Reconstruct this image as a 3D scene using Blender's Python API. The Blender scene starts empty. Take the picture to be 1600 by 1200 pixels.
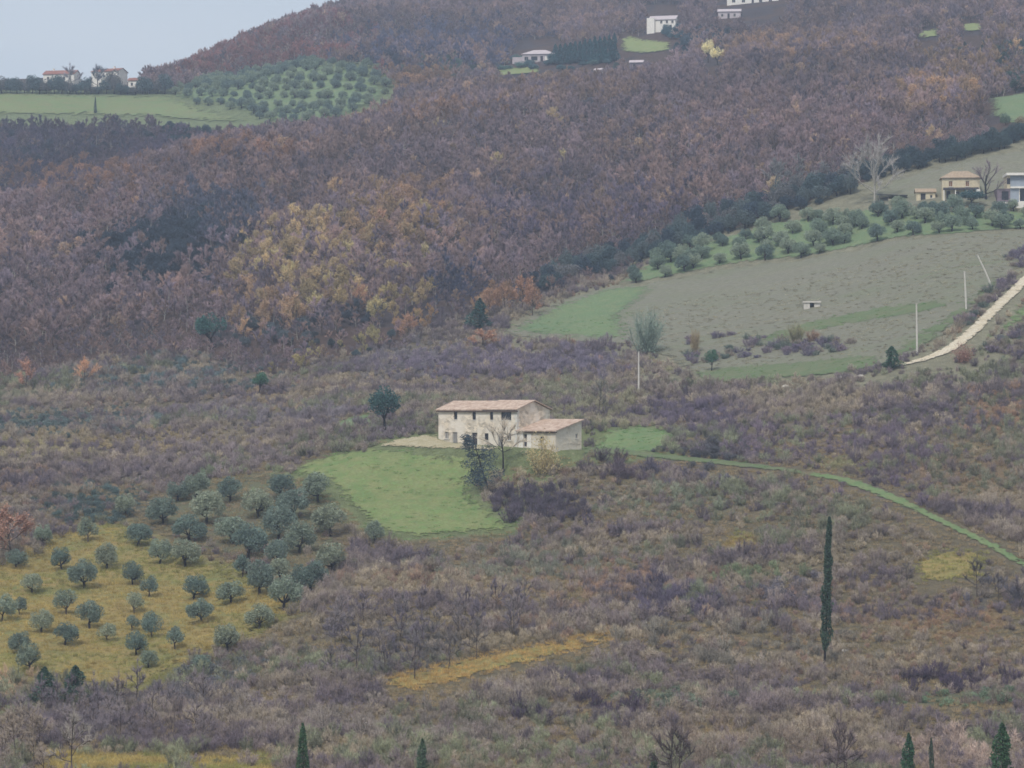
import bpy, math, random
import numpy as np
from mathutils import Vector
from mathutils.geometry import delaunay_2d_cdt

S = bpy.context.scene
COL = S.collection
R = math.radians

# ------------------------------------------------------------------ camera, sky, sun, exposure
FPX = 4444.0                      # focal length in pixels of the 1600 px wide photograph (100 mm lens)
HORIZON = 630.0                   # image row of the horizon
cam_d = bpy.data.cameras.new("camera")
cam = bpy.data.objects.new("camera", cam_d)
COL.objects.link(cam)
cam_d.sensor_width = 36.0
cam_d.lens = 36.0 * FPX / 1600.0
cam_d.clip_start = 1.0
cam_d.clip_end = 12000.0
PITCH = math.atan((HORIZON - 600.0) / FPX)
cam.location = (0, 0, 0)
cam.rotation_euler = (math.pi / 2 + PITCH, 0, 0)
S.camera = cam

HAZE = 0.00026                    # scattering of the air per metre
SUN_EL, SUN_AZ = 52.0, -158.0     # azimuth clockwise from +Y: behind the camera, to the left
w = bpy.data.worlds.new("World"); S.world = w; w.use_nodes = True
wn, wl = w.node_tree.nodes, w.node_tree.links
wn.clear()
wo = wn.new('ShaderNodeOutputWorld'); bg = wn.new('ShaderNodeBackground')
sky = wn.new('ShaderNodeTexSky'); sky.sky_type = 'NISHITA'; sky.sun_disc = False
sky.sun_elevation = R(SUN_EL); sky.sun_rotation = R(SUN_AZ)
sky.altitude = 400; sky.air_density = 1.0; sky.dust_density = 2.0; sky.ozone_density = 1.0
tc = wn.new('ShaderNodeTexCoord')
mp = wn.new('ShaderNodeMapping'); mp.inputs['Scale'].default_value = (1, 1, 3.5)
nz = wn.new('ShaderNodeTexNoise'); nz.inputs['Scale'].default_value = 5.0; nz.inputs['Detail'].default_value = 5
cr = wn.new('ShaderNodeValToRGB')
cr.color_ramp.elements[0].position = 0.3; cr.color_ramp.elements[0].color = (7.2, 8.1, 9.1, 1)
cr.color_ramp.elements[1].position = 0.75; cr.color_ramp.elements[1].color = (8.9, 9.4, 9.9, 1)
mx = wn.new('ShaderNodeMix'); mx.data_type = 'RGBA'; mx.inputs[0].default_value = 0.86
wl.new(tc.outputs['Generated'], mp.inputs['Vector']); wl.new(mp.outputs['Vector'], nz.inputs['Vector'])
wl.new(nz.outputs['Fac'], cr.inputs['Fac'])
wl.new(sky.outputs['Color'], mx.inputs[6]); wl.new(cr.outputs['Color'], mx.inputs[7])
wl.new(mx.outputs[2], bg.inputs['Color']); bg.inputs['Strength'].default_value = 0.050
wl.new(bg.outputs['Background'], wo.inputs['Surface'])

sd = bpy.data.lights.new("sun", 'SUN'); sd.energy = 1.5; sd.angle = R(10); sd.color = (1, 0.96, 0.9)
so = bpy.data.objects.new("sun", sd); COL.objects.link(so)
az, el = R(SUN_AZ), R(SUN_EL)
sun_dir = Vector((math.sin(az) * math.cos(el), math.cos(az) * math.cos(el), math.sin(el)))
so.rotation_euler = sun_dir.to_track_quat('Z', 'Y').to_euler()
so.location = (0, 0, 300)

S.view_settings.view_transform = 'Standard'; S.view_settings.look = 'None'
S.view_settings.gamma = 1.0; S.view_settings.exposure = 0.88
S.view_settings.use_curve_mapping = False
S.render.engine = 'CYCLES'
S.cycles.use_denoising = True; S.cycles.filter_width = 1.6
S.cycles.max_bounces = 6; S.cycles.diffuse_bounces = 4; S.cycles.volume_bounces = 1
S.cycles.transparent_max_bounces = 8

# ------------------------------------------------------------------ terrain heights
# (column, row) of the photograph with the distance at which the ground stands there
CP = []
def col(u, pairs):
    for v, d in pairs: CP.append((u, v, d))
col(-300, [(1300,235),(1080,335),(950,375),(820,425),(700,490),(600,565),(500,640),(400,710),(330,815),(345,900),(300,960),(200,1060),(165,1100),(190,1250)])
col(60,  [(1300,230),(1200,268),(1080,335),(950,378),(820,428),(760,455),(700,490),(620,555),(540,620),(420,705),(312,830),(320,890),(275,960),(186,1055),(147,1092),(141,1112),(190,1250)])
col(300, [(1300,232),(1200,268),(1080,335),(950,378),(850,415),(760,450),(700,485),(620,550),(540,610),(400,705),(262,860),(268,915),(235,965),(190,1040),(150,1090),(132,1180),(106,1320)])
col(520, [(1300,235),(1200,272),(1050,335),(940,372),(835,418),(735,445),(650,500),(570,565),(490,620),(380,685),(300,750),(222,885),(222,940),(188,985),(140,1040),(98,1090),(62,1220),(30,1370)])
col(700, [(1300,235),(1200,275),(1050,335),(940,372),(830,418),(760,437),(700,452),(645,485),(560,560),(500,605),(420,680),(350,720),(250,810),(190,895),(172,960),(130,1040),(70,1180),(10,1300),(-40,1400)])
col(860, [(1300,238),(1200,278),(1050,335),(940,375),(830,415),(760,432),(706,448),(655,490),(560,560),(500,600),(440,655),(350,735),(250,815),(175,910),(150,970),(104,1075),(60,1170),(0,1280),(-90,1450)])
col(1080,[(1300,240),(1200,280),(1050,335),(940,372),(850,402),(730,442),(650,488),(570,535),(480,590),(420,630),(375,668),(320,710),(230,790),(150,900),(110,990),(70,1060),(30,1150),(0,1250),(-90,1420)])
col(1300,[(1300,243),(1200,283),(1010,350),(900,382),(800,410),(720,438),(640,472),(590,500),(500,555),(400,615),(340,650),(295,690),(230,760),(150,870),(90,960),(40,1060),(0,1160),(-90,1350)])
col(1500,[(1300,246),(1200,286),(1010,352),(900,380),(830,398),(740,430),(640,466),(540,505),(470,540),(400,580),(365,605),(312,640),(255,680),(190,760),(110,880),(50,980),(0,1090),(-90,1280)])
col(1650,[(1300,248),(1200,288),(1010,352),(920,378),(830,405),(740,432),(640,468),(540,503),(430,550),(365,602),(315,638),(225,695),(180,755),(100,870),(40,980),(0,1080),(-90,1260)])
col(1950,[(1300,250),(1010,352),(830,405),(640,468),(430,550),(315,638),(200,720),(100,870),(0,1080)])
P3 = [((u - 800) / FPX * d, d, (HORIZON - v) / FPX * d) for u, v, d in CP]
# the near side of the valley, under and before the camera, and the back of the hills
for x in (-150, 0, 150):
    P3 += [(x, -60, 4), (x, 0, -4), (x, 50, -19), (x, 120, -36), (x, 190, -41)]
for x, z in ((-420, 110), (-200, 118), (0, 150), (150, 200), (320, 215), (480, 210)):
    P3.append((x, 1650, z))
P3 += [(-450, 700, 30), (-450, 400, -15), (450, 400, -8), (450, 700, 55), (450, 1000, 120), (-450, 1000, 75), (-200, 150, -42), (200, 150, -38)]
P3 = np.array(P3)

def tps(dx, dy):
    r2 = dx * dx + dy * dy
    return 0.5 * r2 * np.log(r2 + 1e-9)
SC = 100.0
def fit(P):
    n = len(P); X = P[:, :2] / SC
    K = tps(X[:, 0][:, None] - X[:, 0], X[:, 1][:, None] - X[:, 1]) + np.eye(n) * 0.004
    Q = np.hstack([np.ones((n, 1)), X])
    A = np.zeros((n + 3, n + 3)); A[:n, :n] = K; A[:n, n:] = Q; A[n:, :n] = Q.T
    b = np.concatenate([P[:, 2], np.zeros(3)])
    return np.linalg.solve(A, b)
_wt = fit(P3)

def vnoise(x, y, seed=0):
    """smooth value noise in 0..1"""
    xi = np.floor(x).astype(np.int64); yi = np.floor(y).astype(np.int64)
    xf = x - xi; yf = y - yi
    def h(a, b):
        n = (a * 374761393 + b * 668265263 + seed * 974634773) & 0x7fffffff
        n = ((n ^ (n >> 13)) * 1274126177) & 0x7fffffff
        return ((n ^ (n >> 16)) & 0xffff) / 65535.0
    sx = xf * xf * (3 - 2 * xf); sy = yf * yf * (3 - 2 * yf)
    return (h(xi, yi) * (1 - sx) + h(xi + 1, yi) * sx) * (1 - sy) + (h(xi, yi + 1) * (1 - sx) + h(xi + 1, yi + 1) * sx) * sy
def fbm(x, y, seed=0, o=3):
    t = 0; a = 0.5; s = 0
    for i in range(o):
        t = t + a * vnoise(x * 2 ** i, y * 2 ** i, seed + i * 7); s += a; a *= 0.5
    return t / s

GS = 2.0
GX = np.arange(-460, 460 + GS, GS); GY = np.arange(-100, 1700 + GS, GS)
def _heights():
    out = np.zeros((len(GY), len(GX)))
    n = len(P3); cx = P3[:, 0] / SC; cy = P3[:, 1] / SC
    for i, y in enumerate(GY):
        dx = GX[:, None] / SC - cx; dy = y / SC - cy
        out[i] = tps(dx, dy + 0 * dx) @ _wt[:n] + _wt[n] + _wt[n + 1] * GX / SC + _wt[n + 2] * y / SC
    X, Y = np.meshgrid(GX, GY)
    amp = np.clip((Y - 150) / 150, 0, 1)
    out += amp * ((fbm(X / 46, Y / 46, 3) - 0.5) * 3.4 + (fbm(X / 15, Y / 15, 9, 2) - 0.5) * 1.1)
    far = np.clip((Y - 560) / 150, 0, 1)
    out += far * (fbm(X / 95 + 5, Y / 95, 31, 2) - 0.5) * 16
    # low farm terraces on the scrub slope
    ter = np.clip((Y - 290) / 40, 0, 1) * np.clip((440 - Y) / 30, 0, 1) * np.clip((X + 10) / 30, 0, 1)
    tt = out / 3.0 + (fbm(X / 60, Y / 60, 77, 2) - 0.5) * 1.2
    fr = tt - np.floor(tt)
    out += ter * 1.3 * (fr * fr * (3 - 2 * fr) - fr)
    # bench under the house and yard
    hx, hy = 4.0, 456.0
    d = np.sqrt(((X - hx) / 15) ** 2 + ((Y - hy) / 11) ** 2)
    k = np.clip(1.45 - d, 0, 0.6) / 0.6; k = k * k * (3 - 2 * k)
    out = out * (1 - k) + (-6.95 + 0.02 * (Y - hy) - 0.035 * (X - hx)) * k
    return out
HG = _heights()

def H(x, y):
    x = np.clip(np.asarray(x, float), GX[0], GX[-1] - 1e-6); y = np.clip(np.asarray(y, float), GY[0], GY[-1] - 1e-6)
    fx = (x - GX[0]) / GS; fy = (y - GY[0]) / GS
    i = fx.astype(int); j = fy.astype(int); a = fx - i; b = fy - j
    return (HG[j, i] * (1 - a) + HG[j, i + 1] * a) * (1 - b) + (HG[j + 1, i] * (1 - a) + HG[j + 1, i + 1] * a) * b

CP_, SP_ = math.cos(PITCH), math.sin(PITCH)
def project(x, y, z):
    """world point -> photograph pixel (used to look up what grows where)"""
    d = y * CP_ + z * SP_; up = -y * SP_ + z * CP_
    return 800 + FPX * x / d, 600 - FPX * up / d
def ray(u, v):
    a = (np.asarray(u, float) - 800) / FPX; b = (600 - np.asarray(v, float)) / FPX
    return a, CP_ - b * SP_, SP_ + b * CP_
_T = np.arange(170, 1680, 1.0)
def ground(u, v):
    """first point of the terrain along the ray of a photograph pixel"""
    a, b, c = ray(u, v)
    hz = H(a * _T, b * _T) - c * _T
    k = np.nonzero(hz > 0)[0]
    if len(k) == 0: i = len(_T) - 1; t = _T[-1]
    else:
        i = k[0]
        t = _T[i] if i == 0 else _T[i - 1] + (_T[i] - _T[i - 1]) * (-hz[i - 1]) / (hz[i] - hz[i - 1] + 1e-9)
    return Vector((a * t, b * t, float(H(a * t, b * t))))

# ------------------------------------------------------------------ colour and material helpers
VEG = 1.7
def lin(c):
    return tuple((x / 255 / 12.92) if x / 255 <= 0.04045 else ((x / 255 + 0.055) / 1.055) ** 2.4 for x in c)
def C(r, g, b, k=0.8):
    return tuple(x * k for x in lin((r, g, b)))

def new_mat(name):
    m = bpy.data.materials.new(name); m.use_nodes = True
    m.node_tree.nodes.clear()
    return m, m.node_tree.nodes, m.node_tree.links

def veg_mat(name, translucent=0.0, var=0.35, scale=2.2, fixed=None, hue=0.0):
    """plant material: the colour of the single plant (attribute tint) with fine mottling"""
    m, n, l = new_mat(name)
    out = n.new('ShaderNodeOutputMaterial')
    if fixed is None:
        a = n.new('ShaderNodeAttribute'); a.attribute_type = 'INSTANCER'; a.attribute_name = 'tint'; src = a.outputs['Color']
    else:
        a = n.new('ShaderNodeRGB'); a.outputs[0].default_value = (*fixed, 1); src = a.outputs[0]
    t = n.new('ShaderNodeTexCoord'); z = n.new('ShaderNodeTexNoise')
    z.inputs['Scale'].default_value = scale; z.inputs['Detail'].default_value = 3
    l.new(t.outputs['Object'], z.inputs['Vector'])
    mr = n.new('ShaderNodeMapRange'); mr.inputs[1].default_value = 0.3; mr.inputs[2].default_value = 0.7
    mr.inputs[3].default_value = 1 - var; mr.inputs[4].default_value = 1 + var
    l.new(z.outputs['Fac'], mr.inputs[0])
    hs = n.new('ShaderNodeHueSaturation'); l.new(src, hs.inputs['Color']); l.new(mr.outputs[0], hs.inputs['Value'])
    d = n.new('ShaderNodeBsdfDiffuse'); l.new(hs.outputs['Color'], d.inputs['Color'])
    if translucent:
        tr = n.new('ShaderNodeBsdfTranslucent'); l.new(hs.outputs['Color'], tr.inputs['Color'])
        ms = n.new('ShaderNodeMixShader'); ms.inputs[0].default_value = translucent
        l.new(d.outputs[0], ms.inputs[1]); l.new(tr.outputs[0], ms.inputs[2]); l.new(ms.outputs[0], out.inputs['Surface'])
    else:
        l.new(d.outputs[0], out.inputs['Surface'])
    return m

def ground_mat(name, cols, scales=(0.05, 0.35, 2.5), stretch=(1, 1, 1), rot=0.0, bump=0.3, attr=None, ragged=True):
    """patchy natural ground: four colours mixed by noises of three sizes, in metres of the place"""
    m, n, l = new_mat(name)
    out = n.new('ShaderNodeOutputMaterial'); b = n.new('ShaderNodeBsdfPrincipled')
    b.inputs['Roughness'].default_value = 0.95; b.inputs['Specular IOR Level'].default_value = 0.1
    t = n.new('ShaderNodeTexCoord'); mpn = n.new('ShaderNodeMapping')
    mpn.inputs['Scale'].default_value = stretch; mpn.inputs['Rotation'].default_value = (0, 0, rot)
    l.new(t.outputs['Object'], mpn.inputs['Vector'])
    facs = []
    for i, s in enumerate(scales):
        z = n.new('ShaderNodeTexNoise'); z.inputs['Scale'].default_value = s; z.inputs['Detail'].default_value = 4
        z.inputs['Roughness'].default_value = 0.6
        l.new(mpn.outputs[0], z.inputs['Vector'])
        r = n.new('ShaderNodeMapRange'); r.inputs[1].default_value = 0.36; r.inputs[2].default_value = 0.64
        l.new(z.outputs['Fac'], r.inputs[0]); facs.append(r.outputs[0])
    def mix(f, a, bcol):
        q = n.new('ShaderNodeMix'); q.data_type = 'RGBA'; l.new(f, q.inputs[0])
        for sock, c in ((q.inputs[6], a), (q.inputs[7], bcol)):
            if isinstance(c, tuple): sock.default_value = (*c, 1)
            else: l.new(c, sock)
        return q.outputs[2]
    if attr:
        at = n.new('ShaderNodeAttribute'); at.attribute_name = attr; base = at.outputs['Color']
        hs1 = n.new('ShaderNodeHueSaturation'); l.new(base, hs1.inputs['Color']); hs1.inputs['Value'].default_value = 0.72
        c1 = mix(facs[1], hs1.outputs[0], base)
        hs2 = n.new('ShaderNodeHueSaturation'); l.new(c1, hs2.inputs['Color']); hs2.inputs['Value'].default_value = 1.35
        c2 = mix(facs[2], c1, hs2.outputs[0])
    else:
        c1 = mix(facs[0], cols[0], cols[1]); c1b = mix(facs[1], c1, cols[2])
        half = n.new('ShaderNodeMath'); half.operation = 'MULTIPLY'; half.inputs[1].default_value = 0.6
        l.new(facs[2], half.inputs[0]); c2 = mix(half.outputs[0], c1b, cols[3])
    l.new(c2, b.inputs['Base Color'])
    if bump:
        bp = n.new('ShaderNodeBump'); bp.inputs['Strength'].default_value = bump; bp.inputs['Distance'].default_value = 0.4
        l.new(facs[2], bp.inputs['Height']); l.new(bp.outputs[0], b.inputs['Normal'])
    if attr or not ragged:
        l.new(b.outputs[0], out.inputs['Surface'])
        return m
    # towards its edge the turf thins out in ragged patches and the hillside shows
    ed = n.new('ShaderNodeAttribute'); ed.attribute_name = 'edge'
    z = n.new('ShaderNodeTexNoise'); z.inputs['Scale'].default_value = scales[1] * 2.2; z.inputs['Detail'].default_value = 5; z.inputs['Roughness'].default_value = 0.7
    l.new(t.outputs['Object'], z.inputs['Vector'])
    r = n.new('ShaderNodeMapRange'); r.inputs[1].default_value = 0.3; r.inputs[2].default_value = 0.7; r.inputs[3].default_value = 0.04; r.inputs[4].default_value = 0.96
    l.new(z.outputs['Fac'], r.inputs[0])
    gt = n.new('ShaderNodeMath'); gt.operation = 'GREATER_THAN'; l.new(ed.outputs['Fac'], gt.inputs[0]); l.new(r.outputs[0], gt.inputs[1])
    tp = n.new('ShaderNodeBsdfTransparent'); ms = n.new('ShaderNodeMixShader')
    l.new(gt.outputs[0], ms.inputs[0]); l.new(tp.outputs[0], ms.inputs[1]); l.new(b.outputs[0], ms.inputs[2]); l.new(ms.outputs[0], out.inputs['Surface'])
    return m

def plain_mat(name, c, rough=0.85, var=0.25, scale=1.2, c2=None, spec=0.2, stripes=None, metallic=0.0):
    """building surface: base colour, weathered by noise; stripes=(axis scale) adds rows of tiles"""
    m, n, l = new_mat(name)
    out = n.new('ShaderNodeOutputMaterial'); b = n.new('ShaderNodeBsdfPrincipled')
    b.inputs['Roughness'].default_value = rough; b.inputs['Specular IOR Level'].default_value = spec
    b.inputs['Metallic'].default_value = metallic
    t = n.new('ShaderNodeTexCoord'); z = n.new('ShaderNodeTexNoise'); z.inputs['Scale'].default_value = scale
    z.inputs['Detail'].default_value = 6; z.inputs['Roughness'].default_value = 0.65
    l.new(t.outputs['Object'], z.inputs['Vector'])
    q = n.new('ShaderNodeMix'); q.data_type = 'RGBA'
    r = n.new('ShaderNodeMapRange'); r.inputs[1].default_value = 0.35; r.inputs[2].default_value = 0.65
    l.new(z.outputs['Fac'], r.inputs[0]); l.new(r.outputs[0], q.inputs[0])
    q.inputs[6].default_value = (*[x * (1 - var) for x in c], 1)
    q.inputs[7].default_value = (*(c2 or [min(1, x * (1 + var)) for x in c]), 1)
    col_out = q.outputs[2]
    if stripes:
        wv = n.new('ShaderNodeTexWave'); wv.bands_direction = stripes[0]; wv.inputs['Scale'].default_value = stripes[1]
        wv.inputs['Distortion'].default_value = 0.6; l.new(t.outputs['Object'], wv.inputs['Vector'])
        hs = n.new('ShaderNodeHueSaturation'); l.new(col_out, hs.inputs['Color'])
        mr = n.new('ShaderNodeMapRange'); mr.inputs[3].default_value = 0.82; mr.inputs[4].default_value = 1.1
        l.new(wv.outputs['Fac'], mr.inputs[0]); l.new(mr.outputs[0], hs.inputs['Value']); col_out = hs.outputs[0]
        bp = n.new('ShaderNodeBump'); bp.inputs['Strength'].default_value = 0.6; bp.inputs['Distance'].default_value = 0.05
        l.new(wv.outputs['Fac'], bp.inputs['Height']); l.new(bp.outputs[0], b.inputs['Normal'])
    l.new(col_out, b.inputs['Base Color'])
    l.new(b.outputs[0], out.inputs['Surface'])
    return m

def stone_mat(name, c, mortar, scale=1.6, plaster=None):
    """rubble stone wall, partly rendered"""
    m, n, l = new_mat(name)
    out = n.new('ShaderNodeOutputMaterial'); b = n.new('ShaderNodeBsdfPrincipled')
    b.inputs['Roughness'].default_value = 0.9; b.inputs['Specular IOR Level'].default_value = 0.15
    t = n.new('ShaderNodeTexCoord'); mpn = n.new('ShaderNodeMapping'); mpn.inputs['Scale'].default_value = (1, 1, 1.7)
    l.new(t.outputs['Object'], mpn.inputs[0])
    v = n.new('ShaderNodeTexVoronoi'); v.inputs['Scale'].default_value = scale; l.new(mpn.outputs[0], v.inputs['Vector'])
    hs = n.new('ShaderNodeHueSaturation'); hs.inputs['Color'].default_value = (*c, 1)
    sep = n.new('ShaderNodeSeparateColor'); l.new(v.outputs['Color'], sep.inputs[0])
    mr = n.new('ShaderNodeMapRange'); mr.inputs[3].default_value = 0.6; mr.inputs[4].default_value = 1.3
    l.new(sep.outputs[0], mr.inputs[0]); l.new(mr.outputs[0], hs.inputs['Value'])
    z = n.new('ShaderNodeTexNoise'); z.inputs['Scale'].default_value = 0.45; z.inputs['Detail'].default_value = 5
    l.new(t.outputs['Object'], z.inputs['Vector'])
    r = n.new('ShaderNodeMapRange'); r.inputs[1].default_value = 0.4; r.inputs[2].default_value = 0.6
    l.new(z.outputs['Fac'], r.inputs[0])
    q = n.new('ShaderNodeMix'); q.data_type = 'RGBA'; l.new(r.outputs[0], q.inputs[0])
    l.new(hs.outputs[0], q.inputs[6]); q.inputs[7].default_value = (*(plaster or mortar), 1)
    l.new(q.outputs[2], b.inputs['Base Color'])
    bp = n.new('ShaderNodeBump'); bp.inputs['Strength'].default_value = 0.5; bp.inputs['Distance'].default_value = 0.06
    l.new(v.outputs['Distance'], bp.inputs['Height']); l.new(bp.outputs[0], b.inputs['Normal'])
    l.new(b.outputs[0], out.inputs['Surface'])
    return m

# ------------------------------------------------------------------ object helpers
def mesh_np(name, V, F, mats, mi=None, smooth=False):
    me = bpy.data.meshes.new(name)
    V = np.asarray(V, dtype=np.float32).reshape(-1, 3)
    if isinstance(F, np.ndarray):
        k = F.shape[1]
        me.vertices.add(len(V)); me.vertices.foreach_set('co', V.ravel())
        me.loops.add(F.size); me.loops.foreach_set('vertex_index', F.astype(np.int32).ravel())
        me.polygons.add(len(F)); me.polygons.foreach_set('loop_start', np.arange(0, F.size, k, dtype=np.int32))
        if mi is not None: me.polygons.foreach_set('material_index', np.asarray(mi, dtype=np.int32))
        if smooth: me.polygons.foreach_set('use_smooth', np.ones(len(F), dtype=bool))
        me.update(calc_edges=True)
    else:
        me.from_pydata([tuple(map(float, p)) for p in V], [], F); me.update()
        if mi is not None: me.polygons.foreach_set('material_index', np.asarray(mi, dtype=np.int32))
        if smooth: me.polygons.foreach_set('use_smooth', np.ones(len(me.polygons), dtype=bool))
    for m in (mats if isinstance(mats, (list, tuple)) else [mats]): me.materials.append(m)
    return me

def obj(name, me, parent=None, loc=None):
    o = bpy.data.objects.new(name, me); COL.objects.link(o)
    if parent: o.parent = parent
    if loc is not None: o.location = loc
    return o
def tag(o, label=None, cat=None, group=None, kind=None):
    if label: o['label'] = label
    if cat: o['category'] = cat
    if group: o['group'] = group
    if kind: o['kind'] = kind
    return o
def thing(name, label, cat, loc, rz=0.0, group=None, scale=1.0):
    o = bpy.data.objects.new(name, None); COL.objects.link(o)
    o.empty_display_size = 0.3
    o.location = loc; o.rotation_euler = (0, 0, rz); o.scale = (scale,) * 3 if not isinstance(scale, tuple) else scale
    return tag(o, label, cat, group)

class MB:
    """collects boxes and prisms into one mesh"""
    def __init__(self): self.v = []; self.f = []
    def add(self, vs, fs):
        o = len(self.v); self.v += [tuple(p) for p in vs]; self.f += [tuple(o + i for i in f) for f in fs]; return self
    def box(self, x0, x1, y0, y1, z0, z1):
        return self.add([(x0,y0,z0),(x1,y0,z0),(x1,y1,z0),(x0,y1,z0),(x0,y0,z1),(x1,y0,z1),(x1,y1,z1),(x0,y1,z1)],
                        [(3,2,1,0),(4,5,6,7),(0,1,5,4),(1,2,6,5),(2,3,7,6),(3,0,4,7)])
    def hexa(self, b, t):
        """eight corners: bottom ring, top ring"""
        return self.add(list(b) + list(t), [(3,2,1,0),(4,5,6,7),(0,1,5,4),(1,2,6,5),(2,3,7,6),(3,0,4,7)])
    def tube(self, pts, rad, n=6):
        V, F = tube_np(np.array(pts, float), np.array(rad, float), n); return self.add(V.tolist(), F.tolist())
    def build(self, name, mat, parent=None, loc=None):
        return obj(name, mesh_np(name, self.v, self.f, mat), parent, loc)

def tube_np(P, Rr, n=4):
    P = np.asarray(P, float); k = len(P)
    T = np.gradient(P, axis=0); T /= np.linalg.norm(T, axis=1)[:, None] + 1e-9
    ref = np.array([0.31, 0.95, 0.05]); ref = ref if abs(T[0] @ ref) < 0.9 else np.array([1.0, 0, 0])
    A = np.cross(T, ref); A /= np.linalg.norm(A, axis=1)[:, None] + 1e-9
    B = np.cross(T, A)
    th = np.arange(n) * 2 * math.pi / n
    V = P[:, None, :] + np.asarray(Rr)[:, None, None] * (np.cos(th)[None, :, None] * A[:, None, :] + np.sin(th)[None, :, None] * B[:, None, :])
    F = []
    for i in range(k - 1):
        for j in range(n):
            F.append((i * n + j, i * n + (j + 1) % n, (i + 1) * n + (j + 1) % n, (i + 1) * n + j))
    return V.reshape(-1, 3), np.array(F)

# ------------------------------------------------------------------ the ground
def poly_px(pts, dens=14):
    """outline given in photograph pixels -> the same outline on the ground"""
    out = []
    n = len(pts)
    for i in range(n):
        a, b = pts[i], pts[(i + 1) % n]
        k = max(1, int(math.hypot(a[0] - b[0], a[1] - b[1]) / dens))
        for j in range(k):
            t = j / k; p = ground(a[0] + (b[0] - a[0]) * t, a[1] + (b[1] - a[1]) * t); out.append((p.x, p.y))
    return np.array(out)
def inside(poly, x, y):
    x = np.asarray(x); y = np.asarray(y); c = np.zeros(x.shape, bool)
    px, py = poly[:, 0], poly[:, 1]; j = len(poly) - 1
    for i in range(len(poly)):
        if py[i] != py[j]:
            c ^= ((py[i] > y) != (py[j] > y)) & (x < (px[j] - px[i]) * (y - py[i]) / (py[j] - py[i]) + px[i])
        j = i
    return c

SHEETS = {}
def edge_dist(W, V):
    A_ = W; B_ = np.roll(W, -1, 0); D_ = B_ - A_; L2 = (D_ ** 2).sum(1) + 1e-9
    out = np.empty(len(V))
    for i in range(0, len(V), 2000):
        q = V[i:i + 2000, None, :] - A_[None]; t = np.clip((q * D_[None]).sum(2) / L2, 0, 1)
        out[i:i + 2000] = np.sqrt(((q - t[..., None] * D_[None]) ** 2).sum(2).min(1))
    return out
def sheet(name, px, mat, step=3.0, off=0.12, wob=0.5, structure=True, fade=2.5):
    W = poly_px(px)
    W = W + np.stack([(fbm(W[:, 0] / 5, W[:, 1] / 5, 51) - 0.5) * wob * 2, (fbm(W[:, 0] / 5, W[:, 1] / 5, 52) - 0.5) * wob * 2], 1)
    xs = np.arange(W[:, 0].min(), W[:, 0].max(), step); ys = np.arange(W[:, 1].min(), W[:, 1].max(), step)
    X, Y = np.meshgrid(xs, ys); m = inside(W, X, Y)
    P = np.concatenate([W, np.stack([X[m], Y[m]], 1)])
    n = len(W)
    r = delaunay_2d_cdt([Vector(p) for p in P], [(i, (i + 1) % n) for i in range(n)], [], 1, 1e-4)
    V = np.array([(p[0], p[1]) for p in r[0]])
    Z = H(V[:, 0], V[:, 1]) + off
    tri = [f for f in r[2]]
    o = obj(name, mesh_np(name, np.column_stack([V, Z]), tri, mat, smooth=True))
    e_ = np.clip(edge_dist(W, V) / fade, 0, 1); at_ = o.data.attributes.new('edge', 'FLOAT', 'POINT'); at_.data.foreach_set('value', e_.astype(np.float32))
    if structure: o['kind'] = 'structure'
    SHEETS.setdefault(name.split('.')[0] + str(len(SHEETS)), W)
    return o, W

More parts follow.
